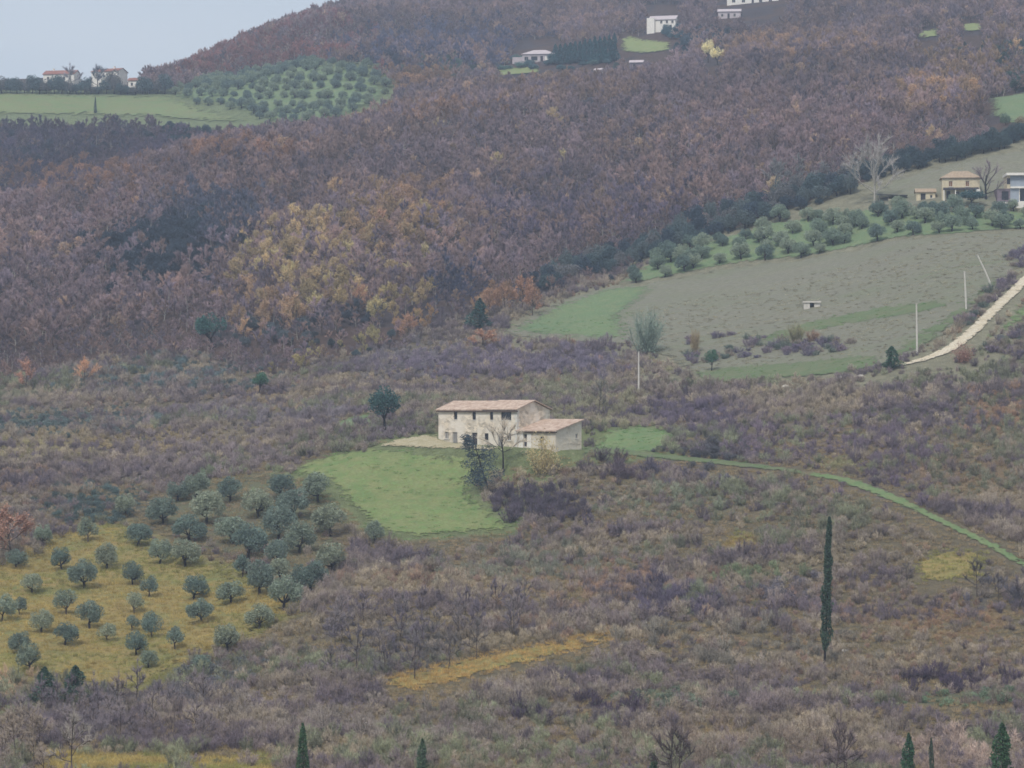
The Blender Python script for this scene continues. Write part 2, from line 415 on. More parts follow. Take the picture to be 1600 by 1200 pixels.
# ------------------------------------------------------------------ what grows where (plant colours, some with the shade of hollows put in)
# column, row, half width, half height, colour, share of the plants, evergreen
FOREST_BLOBS = [
 (900,330,230,46,(98,88,102),.45,0),(1250,180,170,50,(128,106,106),.4,0),(120,330,120,30,(124,100,98),.4,0),(60,470,120,50,(122,104,106),.4,0),(1050,250,120,40,(132,108,104),.35,0),(380,270,120,26,(128,104,98),.4,0),  # first entry: shade of a fold put into the trees as darker purple
 (470,395,110,62,(178,144,82),.42,0),(440,480,90,40,(164,126,86),.35,0),(430,600,90,16,(170,134,84),.5,0),(600,345,95,55,(164,124,74),.45,0),(565,455,110,30,(156,130,78),.35,0),(655,300,70,30,(150,112,78),.45,0),
 (795,462,55,26,(172,116,66),.9,0),(650,492,42,20,(178,124,62),.55,0),(560,545,80,42,(150,136,84),.6,0),(470,585,55,22,(158,138,70),.6,0),
 (905,455,40,14,(150,126,78),.6,0),
 (120,268,150,24,(146,100,70),.5,0),(400,232,90,20,(146,100,70),.5,0),(680,165,110,20,(140,102,76),.5,0),(650,112,60,16,(160,112,72),.9,0),
 (880,130,120,22,(132,104,84),.5,0),(960,190,80,60,(128,104,92),.3,0),
 (380,70,160,34,(136,84,76),.75,0),(500,30,80,30,(124,84,84),.5,0),
 (330,326,84,40,(82,84,98),.85,0),(225,385,95,48,(60,70,80),.85,1),(300,360,80,40,(64,74,84),.85,1),(60,215,130,20,(70,74,84),.4,1),(300,200,80,20,(58,72,78),.75,1),(715,440,48,32,(70,72,90),.75,0),(560,480,90,14,(76,84,94),.6,1),  # dark evergreens; shade of left hollow and gully also put into tree colours
 (700,60,160,40,(88,88,108),.5,0),(600,75,60,20,(84,90,104),.4,1),(930,150,60,20,(96,92,98),.3,1),
 (1530,90,90,60,(136,108,80),.4,0),(1470,135,60,34,(170,122,74),.22,0),(1590,105,30,50,(66,86,80),.8,1),(1540,60,50,20,(66,84,80),.6,1),
 (1180,60,60,20,(150,112,80),.3,0),(1250,60,160,22,(150,116,88),.25,0),
 (860,428,38,22,(58,70,84),.95,1),(930,405,42,22,(58,70,84),.95,1),(1010,385,44,20,(60,72,84),.95,1),(1090,362,44,20,(58,72,82),.95,1),
 (1165,338,40,20,(58,72,82),.95,1),(1230,308,40,22,(64,82,88),.95,1),(1300,290,44,18,(62,80,86),.95,1),
 (1370,256,40,15,(60,76,84),.95,1),(1440,240,44,14,(60,76,84),.95,1),(1520,222,44,13,(60,76,84),.95,1),(1600,204,44,13,(60,76,84),.95,1),
 (1270,270,50,22,(112,112,112),.5,0),
 (690,90,70,14,(86,104,96),.7,1),(760,105,60,14,(86,100,96),.6,1),(900,95,70,12,(84,104,98),.8,1),(1060,62,40,12,(66,84,92),.9,1),(1100,45,60,14,(80,92,100),.6,1),
 (560,520,70,18,(78,92,96),.5,1),(430,510,80,20,(88,96,100),.4,1),
]
SCRUB_BLOBS = [
 (850,778,75,26,(86,78,88),.95,0),(960,728,60,16,(96,84,92),.9,0),(790,790,40,20,(84,76,86),.9,0),(1100,700,75,16,(84,84,88),.8,1),
 (1090,735,60,12,(92,86,100),.7,0),
 (300,700,170,50,(128,116,116),.6,0),(120,650,140,18,(94,104,102),.5,1),(40,655,80,18,(88,100,98),.55,1),(250,575,170,30,(90,102,102),.45,1),(170,785,95,30,(80,94,92),.85,1),
 (430,640,120,20,(120,112,116),.6,0),(200,680,190,16,(150,130,92),.55,0),(60,700,80,14,(152,140,96),.6,0),(420,620,90,14,(148,126,96),.5,0),
 (640,555,90,30,(118,112,114),.6,0),(760,560,170,24,(116,106,118),.75,0),(900,560,80,20,(112,104,116),.7,0),
 (600,670,50,20,(118,108,112),.6,0),(940,640,80,40,(138,132,104),.6,0),(880,600,70,20,(130,128,104),.5,0),
 (1300,690,170,40,(110,98,108),.6,0),(1080,640,90,24,(104,94,108),.6,0),(1450,640,100,30,(108,98,106),.6,0),
 (1300,722,45,14,(142,138,98),.85,0),(1150,560,140,16,(146,140,108),.5,0),
 (960,892,70,30,(152,118,94),.65,0),(1565,640,60,44,(158,120,90),.55,0),(1500,740,100,34,(148,122,96),.5,0),(1500,970,90,26,(158,118,84),.6,0),
 (1560,920,50,30,(100,98,108),.6,0),(1400,760,60,30,(104,92,104),.6,0),(1160,842,36,12,(172,138,70),.9,0),
 (1050,935,70,24,(92,84,98),.7,0),(1230,910,60,22,(96,92,98),.6,1),(1180,890,60,14,(116,126,96),.6,0),
 (1000,1085,110,18,(104,114,98),.5,1),(1500,1088,110,16,(102,118,96),.5,1),(890,1102,80,15,(78,68,82),.98,0),(1490,1058,80,13,(80,70,84),.95,0),
 (1490,1180,90,26,(152,132,120),.7,0),(1620,1170,40,30,(158,138,122),.7,0),(650,1010,90,40,(108,104,102),.5,0),(560,980,70,40,(104,98,106),.5,0),
 (250,1080,120,24,(98,94,98),.6,0),(330,1040,60,30,(102,104,104),.6,1),(150,1130,80,30,(110,102,106),.6,0),
 (400,740,60,14,(122,128,98),.6,0),(360,750,40,14,(120,132,100),.6,0),(400,850,120,50,(128,110,102),.5,0),
 (20,1040,40,50,(172,140,104),.8,0),(700,1120,300,40,(128,118,110),.5,0),(1150,1150,200,40,(134,118,104),.4,0),
 (820,870,150,30,(122,122,106),.5,0),(1050,780,150,30,(120,124,104),.5,0),(1120,1000,200,40,(120,114,104),.4,0),(1100,930,60,20,(118,122,100),.5,0),
]
def blob_pick(u, v, blobs, base, rng, wn_=0.0):
    n = len(u); colr = np.array(base, float).copy(); ev = np.zeros(n, bool)
    un = u + (rng.random(n) - 0.5) * 30; vn = v + (rng.random(n) - 0.5) * 14
    for (bu, bv, ru, rv, c, s, e) in blobs:
        q = ((un - bu) / ru) ** 2 + ((vn - bv) / rv) ** 2
        wgt = np.exp(-q * q * 0.9) * s
        m = rng.random(n) < wgt
        colr[m] = c; ev[m] = bool(e)
    return colr, ev
def calm(c):
    m_ = c.mean(1, keepdims=True); s_ = np.clip((c[:, :1] - c[:, 2:]) / 100, 0, 1) * 0.5
    return c * (1 - s_) + m_ * s_
def srgb_np(a): 
    a = np.clip(a, 0, 255) / 255
    return np.where(a <= 0.04045, a / 12.92, ((a + 0.055) / 1.055) ** 2.4)

FB_U = np.array([-600, 0, 150, 300, 430, 520, 620, 700, 760, 850, 900, 1000, 1150, 1300, 1345, 1400, 1500, 1600, 2200])
FB_V = np.array([ 610, 605, 575, 560, 590, 560, 545, 505, 490, 470, 448, 420,  368,  308,  288,  262,  240,  218,  150])
def forest_limit(u): return np.interp(u, FB_U, FB_V)

# ------------------------------------------------------------------ terrain mesh
def axis(parts):
    out = []
    for a, b, s in parts: out += list(np.arange(a, b, s))
    return np.array(out)
tx = np.concatenate([-np.geomspace(1800, 330, 12), np.arange(-320, -140, 4), np.arange(-140, 140, 2), np.arange(140, 324, 4), np.geomspace(330, 1800, 12)])
ty = np.concatenate([-np.geomspace(600, 110, 8), np.arange(-100, 230, 10), np.arange(230, 720, 2), np.arange(720, 1500, 4), np.geomspace(1510, 3200, 25)])
TX, TY = np.meshgrid(tx, ty)
TZ = H(TX, TY)
fx = np.maximum(0, np.abs(TX) - 460) + np.maximum(0, TY - 1700)
TZ = TZ - np.minimum(fx * 0.12, 120)
rng = np.random.default_rng(5)
tu, tv = project(TX, np.maximum(TY, 1), TZ)
tu, tv = tu.ravel(), tv.ravel()
isf = (tv < forest_limit(tu)) & (TY.ravel() > 520)
nz1 = fbm(TX.ravel() / 14, TY.ravel() / 14, 61)[:, None]
fbase = np.where(nz1 > 0.5, np.array([[92, 76, 70]]), np.array([[80, 72, 74]])).astype(float)
sbase = np.array([[112, 104, 84]]) * nz1 + np.array([[124, 112, 92]]) * (1 - nz1)
soil = np.where(isf[:, None], fbase, sbase)
sp, _ = blob_pick(tu, tv, SCRUB_BLOBS, soil, rng)
soil = np.where(isf[:, None], soil, 0.55 * soil + 0.45 * sp)
for q_, c_ in (([(755,532),(850,468),(1000,400),(1200,340),(1345,285),(1500,235),(1690,200),(1690,610),(1060,612)], (142,138,116)),
              ([(430,745),(600,680),(930,655),(1075,668),(1065,716),(880,732),(825,832),(600,848)], (122,130,92)),
              ([(-90,138),(260,140),(340,114),(480,91),(600,97),(640,150),(545,192),(425,206),(-90,194)], (124,134,98)),
              ([(40,860),(100,822),(200,808),(300,862),(380,876),(400,900),(500,945),(330,1026),(200,1100),(60,1070),(-70,1070),(-70,890)], (142,134,92))):
    soil[inside(np.array(q_, float), tu, tv) & (TY.ravel() < 1150)] = c_
soil = srgb_np(soil) * 0.75
ny, nx = TX.shape
idx = np.arange(ny * nx).reshape(ny, nx)
F = np.stack([idx[:-1, :-1], idx[:-1, 1:], idx[1:, 1:], idx[1:, :-1]], -1).reshape(-1, 4)
M_soil = ground_mat('soil', None, scales=(0.05, 0.5, 3.0), attr='soil', bump=0.5)
me = mesh_np('hillside', np.stack([TX, TY, TZ], -1), F, M_soil, smooth=True)
at = me.attributes.new('soil', 'FLOAT_COLOR', 'POINT')
at.data.foreach_set('color', np.column_stack([soil, np.ones(len(soil))]).astype(np.float32).ravel())
terrain = obj('hillside', me); terrain['kind'] = 'structure'

# ------------------------------------------------------------------ fields, lawn, tracks
M_lawn = ground_mat('lawn_turf', [C(128,152,94), C(110,138,84), C(144,150,102), C(118,120,80)], (0.12, 0.4, 2.0), bump=0.25)
M_green = ground_mat('green_turf', [C(122,150,100), C(108,138,92), C(138,148,106), C(104,118,82)], (0.12, 0.5, 3.0), bump=0.25)
M_field = ground_mat('fallow_field', [C(152,148,130), C(138,144,116), C(148,144,130), C(112,112,94)], (0.03, 0.12, 0.9), stretch=(1, 4.0, 1), rot=R(12), bump=0.5)
M_fieldgreen = ground_mat('rough_grass', [C(122,136,98), C(134,134,104), C(108,130,92), C(112,114,90)], (0.06, 0.3, 2.0), stretch=(1, 2.5, 1), bump=0.4)
M_hillfield = ground_mat('hill_pasture', [C(136,150,100), C(120,142,98), C(140,140,104), C(112,126,88)], (0.04, 0.2, 1.2), stretch=(1, 2.5, 1), bump=0.2)
M_gold = ground_mat('dry_yellow_grass', [C(172,154,94), C(132,138,88), C(176,150,98), C(118,116,78)], (0.12, 0.3, 2.2), bump=0.5)
M_grove = ground_mat('grove_soil', [C(108,112,84), C(122,104,92), C(116,120,88), C(96,92,80)], (0.1, 0.4, 2.2), bump=0.4)
M_groveg = ground_mat('grove_grass', [C(124,146,104), C(112,136,102), C(136,146,108), C(98,118,90)], (0.1, 0.4, 2.2), bump=0.3)
M_chalk = ground_mat('white_gravel', [C(228,214,188), C(208,192,164), C(236,226,206), C(176,160,130)], (0.2, 0.8, 3.5), bump=0.3)
M_yard = ground_mat('yard_earth', [C(196,180,146), C(176,166,132), C(206,194,166), C(150,142,112)], (0.2, 0.8, 3.5), bump=0.3)

LAWN = [(436,742),(480,720),(530,707),(590,699),(640,701),(690,704),(730,707),(780,709),(830,713),(868,718),(850,724),(800,726),(765,735),(742,752),(748,772),(775,795),(815,815),(806,830),(720,840),(640,846),(578,832),(552,806),(526,784),(500,756),(470,748)]
sheet('lawn', LAWN, M_lawn, 2.0, 0.12, fade=4.0)
YARD = [(585,699),(612,688),(650,682),(684,677),(690,688),(720,694),(808,701),(868,708),(912,704),(912,712),(866,718),(780,709),(690,704),(640,701)]
sheet('farmyard', YARD, M_yard, 2.0, 0.16, fade=1.6)
FIELD = [(775,518),(850,478),(940,447),(1010,441),(1130,416),(1260,403),(1400,373),(1600,358),(1680,352),(1680,400),(1612,412),(1565,448),(1520,492),(1470,536),(1440,552),(1385,572),(1300,588),(1180,598),(1095,602),(1075,585),(1030,560),(960,540),(880,536),(805,530)]
sheet('fallow_field', FIELD, M_field, 4.0, 0.12, fade=4)
sheet('grass_strip', [(776,520),(850,480),(935,450),(1040,438),(1030,458),(990,490),(1000,530),(930,534),(850,528)], M_groveg, 3.0, 0.17, fade=7)
sheet('grass_strip', [(1180,528),(1260,502),(1380,478),(1470,468),(1500,476),(1430,492),(1330,508),(1250,524),(1190,540)], M_fieldgreen, 3.0, 0.17)
sheet('grass_strip', [(1385,570),(1440,548),(1490,512),(1530,478),(1570,440),(1560,430),(1530,450),(1470,500),(1420,530),(1390,550)], M_fieldgreen, 3.0, 0.18)
sheet('grass_strip', [(1080,584),(1130,574),(1240,566),(1330,556),(1385,553),(1385,572),(1300,588),(1180,598),(1095,602)], M_fieldgreen, 3.0, 0.18)
sheet('grass_strip', [(915,700),(945,674),(1000,664),(1062,678),(1055,698),(1000,712),(940,712)], M_green, 2.0, 0.12)
sheet('grass_strip', [(505,668),(550,650),(585,646),(590,660),(550,672)], M_groveg, 2.0, 0.12)
TRACK = [(1366,582),(1400,571),(1440,560),(1480,541),(1500,526),(1535,492),(1570,458),(1612,420),(1660,380),(1660,396),(1614,439),(1582,470),(1549,503),(1516,536),(1488,552),(1450,565),(1400,576)]
sheet('dirt_track', TRACK, M_chalk, 1.2, 0.22, wob=0.35, fade=0.7)
sheet('grass_verge', [(1528,540),(1560,510),(1600,470),(1660,420),(1660,470),(1610,500),(1570,520)], M_green, 2.0, 0.14)
PATH = [(1252,736),(1300,741),(1350,753),(1400,771),(1450,797),(1510,826),(1560,849),(1612,884),(1660,915),(1660,935),(1590,886),(1540,856),(1480,827),(1420,799),(1360,773),(1300,752),(1258,744)]
sheet('grass_path', PATH, M_green, 1.2, 0.14, wob=0.4, fade=1.5)
LANE = [(908,700),(960,701),(1050,711),(1150,721),(1256,734),(1256,742),(1150,731),(1050,721),(960,712),(908,712)]
sheet('grass_lane', LANE, M_fieldgreen, 1.0, 0.14, wob=0.4, fade=1.3)
HFIELD = [(1335,326),(1350,300),(1400,276),(1470,256),(1540,240),(1680,212),(1680,330)]
sheet('upper_field', HFIELD, M_field, 4.0, 0.12, fade=5)
RGROVE = [(960,446),(1000,418),(1050,396),(1200,348),(1340,326),(1680,330),(1680,352),(1600,358),(1400,373),(1260,403),(1130,416),(1010,441)]
sheet('olive_terrace', RGROVE, M_groveg, 3.0, 0.12, fade=2.5)
GROVE = [(55,856),(100,830),(190,818),(250,850),(300,872),(372,882),(395,905),(485,945),(440,972),(400,1000),(330,1018),(270,1070),(200,1092),(140,1078),(60,1062),(-60,1062),(-60,900)]
sheet('dry_grass_slope', GROVE, M_gold, 3.0, 0.12, wob=1.2, fade=6)
sheet('grove_floor', [(185,812),(240,775),(330,748),(430,738),(500,748),(545,790),(548,860),(520,915),(480,935),(400,900),(372,880),(300,870),(250,846)], M_grove, 3.0, 0.1, wob=1.2, fade=7)
PASTURE = [(-80,146),(0,143),(140,147),(270,148),(330,166),(425,193),(340,194),(240,187),(100,184),(-80,184)]
sheet('pasture', PASTURE, M_hillfield, 5.0, 0.35, wob=1, fade=9)
UGROVE = [(245,154),(330,122),(470,99),(580,104),(622,146),(540,186),(430,198),(335,168)]
sheet('olive_hill', UGROVE, M_groveg, 5.0, 0.35, wob=1, fade=10)
MEADOWS = [[(962,64),(985,54),(1012,60),(1058,66),(1052,80),(1000,86),(965,85)], [(1432,52),(1466,44),(1470,56),(1436,62)], [(1503,38),(1537,36),(1535,50),(1505,50)],
           [(1536,156),(1600,145),(1680,145),(1680,200),(1562,196),(1538,182)], [(775,108),(848,104),(846,114),(778,120)]]
M_meadow = ground_mat('bright_meadow', [C(146,158,102), C(134,150,98), C(152,156,108), C(118,130,90)], (0.06, 0.3, 1.5), bump=0.2)
for i, q in enumerate(MEADOWS): sheet('meadow', q, M_meadow if i != 3 else M_groveg, 3.0, 0.35, wob=1.0, fade=6 if i in (0, 3) else 1.5)
GOLDS = [[(580,1068),(680,1040),(800,1014),(946,984),(958,998),(885,1024),(760,1054),(640,1084)], [(1422,886),(1450,860),(1542,858),(1540,906),(1436,914)],
         [(60,1176),(200,1178),(330,1184),(420,1176),(430,1230),(60,1230)], [(1128,842),(1160,828),(1192,838),(1180,856),(1140,858)]]
for q in GOLDS: sheet('dry_grass_patch', q, M_gold, 2.0, 0.1, wob=1.0, fade=2.4)

CLEAR = [np.array(q, float) for q in [PASTURE, UGROVE, RGROVE, HFIELD] + MEADOWS]     # open ground among the woods, in pixels

# ------------------------------------------------------------------ plants
M_bark = veg_mat('bark', 0, 0.3, 3.0, fixed=C(98, 88, 82, 0.8))
M_palebark = veg_mat('pale_bark', 0, 0.3, 3.0, fixed=C(176, 170, 160, 0.8))
M_darkbark = veg_mat('dark_bark', 0, 0.3, 3.0, fixed=C(56, 52, 52, 0.7))
M_twig = veg_mat('twigs', 0.15, 0.28, 1.3)
M_leaf = veg_mat('leaves', 0.3, 0.35, 1.6)
M_straw = veg_mat('straw', 0.3, 0.3, 2.0)

def unit(a): return a / (np.linalg.norm(a, axis=-1, keepdims=True) + 1e-9)
def slivers(rng, P, D, L, Wd):
    """thin triangles: base at P, pointing along D"""
    n = len(P); D = unit(D); s = unit(np.cross(D, rng.normal(size=(n, 3)))) * (Wd / 2)[:, None]
    V = np.stack([P - s, P + s, P + D * L[:, None]], 1).reshape(-1, 3)
    return V, np.arange(3 * n).reshape(n, 3)
def leaves(rng, P, size, D=None, asp=0.55):
    """leaf sprays: small kites turned every way, drooping a little"""
    n = len(P); D = unit(rng.normal(size=(n, 3)) + (D if D is not None else 0)); s = unit(np.cross(D, rng.normal(size=(n, 3))))
    L = size * (0.7 + 0.6 * rng.random(n)); a = D * L[:, None] / 2; b = s * (L * asp / 2)[:, None]
    V = np.stack([P - a, P + b, P + a, P - b], 1).reshape(-1, 3)
    q = np.arange(4 * n).reshape(n, 4)
    return V, np.concatenate([q[:, [0, 1, 2]], q[:, [0, 2, 3]]])
class Geo:
    def __init__(self): self.V = []; self.F = []; self.n = 0
    def add(self, V, F):
        F = np.asarray(F)
        if F.shape[1] == 4: F = np.concatenate([F[:, [0, 1, 2]], F[:, [0, 2, 3]]])
        self.V.append(V); self.F.append(F + self.n); self.n += len(V); return self
    def arr(self): return np.concatenate(self.V), np.concatenate(self.F)

def limb(rng, a, b, ra, rb, k=4, bend=0.12, n=4):
    a, b = np.array(a, float), np.array(b, float); L = np.linalg.norm(b - a)
    t = np.linspace(0, 1, k)[:, None]; P = a + (b - a) * t
    off = rng.normal(size=3) * bend * L; P = P + np.sin(t * math.pi) * off * 0.5
    return P, np.linspace(ra, rb, k)

def deciduous(rng, h=8.0, Rc=2.6, twigs=1500, nleaf=0, leafs=0.3, twigw=0.075, base=0.3, r0=0.16, flat=1.0, lean=0.05, nl=7, twigl=1.0):
    """trunk with limbs and side branches; crown of twigs and (few or many) leaves"""
    tk, cr_ = Geo(), Geo()
    top = np.array([rng.normal() * lean * h, rng.normal() * lean * h, h * 0.72])
    P, Rr = limb(rng, (0, 0, -0.4), top, r0, r0 * 0.3, 6, 0.05, 5); tk.add(*tube_np(P, Rr, 5))
    segs = []
    for i in range(nl):
        f = base + (0.85 - base) * (i + rng.random() * 0.6) / nl
        s = np.array([np.interp(f, np.linspace(0, 1, 6), P[:, k]) for k in range(3)])
        a = i * 2.4 + rng.random() * 0.9; el = 0.35 + 0.9 * (i / nl) + 0.2 * rng.random()
        Lm = Rc * (0.75 + 0.4 * rng.random()) * (1.1 - 0.35 * i / nl)
        e = s + np.array([math.cos(a) * math.cos(el), math.sin(a) * math.cos(el), math.sin(el) * flat]) * Lm * 1.15
        Q, q = limb(rng, s, e, r0 * 0.5 * (1.1 - 0.6 * f), 0.03, 4, 0.15); tk.add(*tube_np(Q, q, 3))
        segs.append((Q[1], Q[3]))
        for j in range(4):
            t = 0.35 + 0.6 * rng.random(); s2 = Q[1] + (Q[3] - Q[1]) * t
            d = unit(e - s) * 0.6 + unit(rng.normal(size=3)) * 0.8 + np.array([0, 0, 0.5])
            e2 = s2 + unit(d) * Lm * (0.35 + 0.3 * rng.random())
            Q2, q2 = limb(rng, s2, e2, 0.035, 0.015, 3, 0.15); tk.add(*tube_np(Q2, q2, 3)); segs.append((s2, e2))
    segs.append((P[3], P[5])); segs.append((P[5], P[5] + np.array([0, 0, h * 0.2])))
    A = np.array([s[0] for s in segs]); B = np.array([s[1] for s in segs]); ln = np.linalg.norm(B - A, axis=1)
    def along(n):
        k = rng.choice(len(segs), n, p=ln / ln.sum()); t = rng.random(n)[:, None] ** 0.7
        return A[k] + (B[k] - A[k]) * t, unit(B[k] - A[k])
    mid = np.array([top[0] * 0.7, top[1] * 0.7, h * 0.5])
    if twigs:
        p, d = along(twigs)
        D = d * 0.7 + unit(p - mid) * 0.5 + rng.normal(size=(twigs, 3)) * 0.55 + np.array([0, 0, 0.35])
        cr_.add(*slivers(rng, p, D, (0.45 + 0.8 * rng.random(twigs)) * Rc / 2.6 * twigl, np.full(twigs, twigw)))
    if nleaf:
        p, d = along(nleaf)
        p = p + unit(rng.normal(size=(nleaf, 3)) + unit(p - mid) * 0.6) * (rng.random((nleaf, 1)) * 0.75 * Rc / 2.6)
        cr_.add(*leaves(rng, p, leafs))
    return tk.arr(), cr_.arr()

def clumps(rng, c, Rx, Rz, k, rr):
    d = unit(rng.normal(size=(k, 3))); d[:, 2] = np.abs(d[:, 2]) * 1.0 - 0.35
    d = unit(d); return np.array(c) + d * np.array([Rx, Rx, Rz]) * (0.55 + 0.25 * rng.random((k, 1))), rr * (0.75 + 0.5 * rng.random(k))
def evergreen(rng, h=6.0, Rx=2.2, Rz=2.4, cz=3.6, k=22, n=1800, leafs=0.3, r0=0.18, asp=0.55, forks=3, rr=0.42):
    """trunk forking into a rounded, lobed crown of small leaves"""
    tk, cr_ = Geo(), Geo()
    P, Rr = limb(rng, (0, 0, -0.4), (rng.normal() * 0.15, rng.normal() * 0.15, cz * 0.45), r0 * 1.2, r0 * 0.8, 4, 0.1); tk.add(*tube_np(P, Rr, 6))
    Cc, Cr = clumps(rng, (P[-1][0], P[-1][1], cz), Rx, Rz, k, rr * (Rx + Rz) / 2)
    for i in range(forks + 3):
        Q, q = limb(rng, P[-1], Cc[i], r0 * 0.55, 0.04, 4, 0.15); tk.add(*tube_np(Q, q, 4))
    w_ = Cr ** 2 / (Cr ** 2).sum(); kk = rng.choice(k, n, p=w_)
    d = unit(rng.normal(size=(n, 3)))
    p = Cc[kk] + d * (Cr[kk] * (0.5 + 0.5 * rng.random(n) ** 0.5))[:, None]
    cr_.add(*leaves(rng, p, leafs, d * 0.7, asp))
    return tk.arr(), cr_.arr()
def conifer(rng, h=8.0, R0=1.6, n=2200, low=0.12, leafs=0.35, power=1.0, r0=0.14, droop=-0.1, ragged=0.25):
    """straight trunk, whorls of branches carrying needles: cypress when narrow, fir or pine when wide"""
    tk, cr_ = Geo(), Geo()
    P, Rr = limb(rng, (0, 0, -0.5), (0, 0, h * 0.97), r0, 0.02, 5, 0.01); tk.add(*tube_np(P, Rr, 5))
    nb = 46
    zz = low * h + (h * 0.97 - low * h) * rng.random(nb); az_ = rng.random(nb) * 6.28
    env = lambda z: R0 * np.clip((1 - (z / h - low) / (1 - low)), 0, 1) ** power * np.clip((z / h - low + 0.12) / 0.2, 0.25, 1)
    ends = []
    for z, a in zip(zz, az_):
        L = env(z) * (1 - ragged + 2 * ragged * rng.random()); s = np.array([0, 0, z]); e = s + np.array([math.cos(a), math.sin(a), droop + 0.35]) * L
        Q, q = limb(rng, s, e, 0.03, 0.008, 3, 0.1); tk.add(*tube_np(Q, q, 3)); ends.append((s, e))
    A = np.array([e[0] for e in ends]); B = np.array([e[1] for e in ends]); ln = np.linalg.norm(B - A, axis=1) + 0.05
    kk = rng.choice(nb, n, p=ln / ln.sum()); t = rng.random((n, 1)) ** 0.6
    p = A[kk] + (B[kk] - A[kk]) * t + rng.normal(size=(n, 3)) * np.minimum(0.22, 0.16 * R0 + 0.04)
    cr_.add(*leaves(rng, p, leafs, unit(B[kk] - A[kk]) * 0.6 + np.array([0, 0, 0.6]), 0.4))
    return tk.arr(), cr_.arr()
def column(rng, h=18.0, R0=0.8, n=4000, low=0.08, leafs=0.34, r0=0.16, cone=0.3, lump=0.3):
    """dense upright foliage round one trunk: cypress (cone small) or young fir (cone large)"""
    tk, cr_ = Geo(), Geo()
    P, Rr = limb(rng, (0, 0, -0.5), (0, 0, h * 0.96), r0, 0.02, 5, 0.012); tk.add(*tube_np(P, Rr, 5))
    t = rng.random(n) ** (0.85 if cone < 0.5 else 1.5); a = rng.random(n) * 6.283
    prof = np.clip(1 - t, 0, 1) ** cone * np.clip((t + 0.03) / 0.14, 0.35, 1)
    lumps = 1 + lump * (vnoise(t * h * 0.8, a * 1.2, 5) - 0.5) * 2
    r = R0 * prof * lumps * (0.45 + 0.55 * rng.random(n) ** 0.5)
    p = np.stack([np.cos(a) * r, np.sin(a) * r, h * (low + (1 - low) * t)], 1)
    out = np.stack([np.cos(a), np.sin(a), np.full(n, 1.5 if cone < 0.5 else 0.2)], 1)
    cr_.add(*leaves(rng, p, leafs, out * 0.8, 0.4))
    return tk.arr(), cr_.arr()
def pads(rng, h=8.6, n=3600, leafs=0.28, r0=0.17):
    """pine with flat foliage pads, most of them on one side"""
    tk, cr_ = Geo(), Geo()
    P, Rr = limb(rng, (0, 0, -0.5), (-1.6, 0, h * 0.95), r0, 0.03, 6, 0.08); tk.add(*tube_np(P, Rr, 5))
    cs = []
    for i in range(18):
        f = 0.25 + 0.72 * i / 17; s = np.array([np.interp(f, np.linspace(0, 1, 6), P[:, k]) for k in range(3)])
        L = (2.7 - 1.5 * f) * (0.7 + 0.5 * rng.random()); a = math.pi + rng.normal() * 1.0 if i % 3 else rng.random() * 6.28
        e = s + np.array([math.cos(a) * L, math.sin(a) * L, 0.15 * L]); cs.append((s + (e - s) * 0.75, L))
        Q, q = limb(rng, s, e, 0.05, 0.015, 4, 0.12); tk.add(*tube_np(Q, q, 3))
    k = rng.integers(0, len(cs), n); c = np.array([x[0] for x in cs])[k]; L = np.array([x[1] for x in cs])[k]
    d = unit(rng.normal(size=(n, 3))) * (0.4 + 0.6 * rng.random((n, 1)))
    cr_.add(*leaves(rng, c + d * np.stack([0.7 * L, 0.7 * L, 0.42 * L], 1), leafs, None, 0.4))
    return tk.arr(), cr_.arr()
def shrub(rng, h=2.2, Rc=1.3, stems=14, twigs=800, nleaf=0, leafs=0.16, tw=0.04):
    """many stems from the ground, fine twigs, perhaps some leaves"""
    tk, cr_ = Geo(), Geo()
    A, B = [], []
    for i in range(stems):
        a = rng.random() * 6.28; s = np.array([math.cos(a), math.sin(a), 0]) * Rc * 0.5 * rng.random() + np.array([0, 0, -0.15])
        a2 = a + rng.normal() * 0.7; f = rng.random() ** 0.5
        e = np.array([math.cos(a2) * Rc * f, math.sin(a2) * Rc * f, h * (0.95 - 0.45 * f * f) * (0.75 + 0.35 * rng.random())])
        Q, q = limb(rng, s, e, 0.035, 0.012, 3, 0.12); tk.add(*tube_np(Q, q, 3)); A += [Q[0], Q[1]]; B += [Q[1], Q[2]]
    A = np.array(A); B = np.array(B)
    k = rng.integers(0, len(A), twigs); t = rng.random((twigs, 1)); p = A[k] + (B[k] - A[k]) * t
    D = unit(B[k] - A[k]) * 0.5 + rng.normal(size=(twigs, 3)) * 0.6 + np.array([0, 0, 0.55])
    cr_.add(*slivers(rng, p, D, (0.3 + 0.6 * rng.random(twigs)) * (h / 2.2), np.full(twigs, tw)))
    if nleaf:
        k = rng.integers(0, len(A), nleaf); t = rng.random((nleaf, 1)) ** 0.6; p = A[k] + (B[k] - A[k]) * t + rng.normal(size=(nleaf, 3)) * 0.22 * (h / 2.2)
        cr_.add(*leaves(rng, p, leafs))
    return tk.arr(), cr_.arr()
def tuft(rng, h=0.8, Rc=0.45, n=60, w0=0.035):
    a = rng.random(n) * 6.28; r = Rc * rng.random(n) ** 0.5
    p = np.stack([np.cos(a) * r, np.sin(a) * r, np.full(n, -0.05)], 1)
    D = np.stack([np.cos(a) * 0.35, np.sin(a) * 0.35, np.ones(n)], 1) + rng.normal(size=(n, 3)) * 0.25
    return slivers(rng, p, D, h * (0.5 + 0.6 * rng.random(n)), np.full(n, w0))

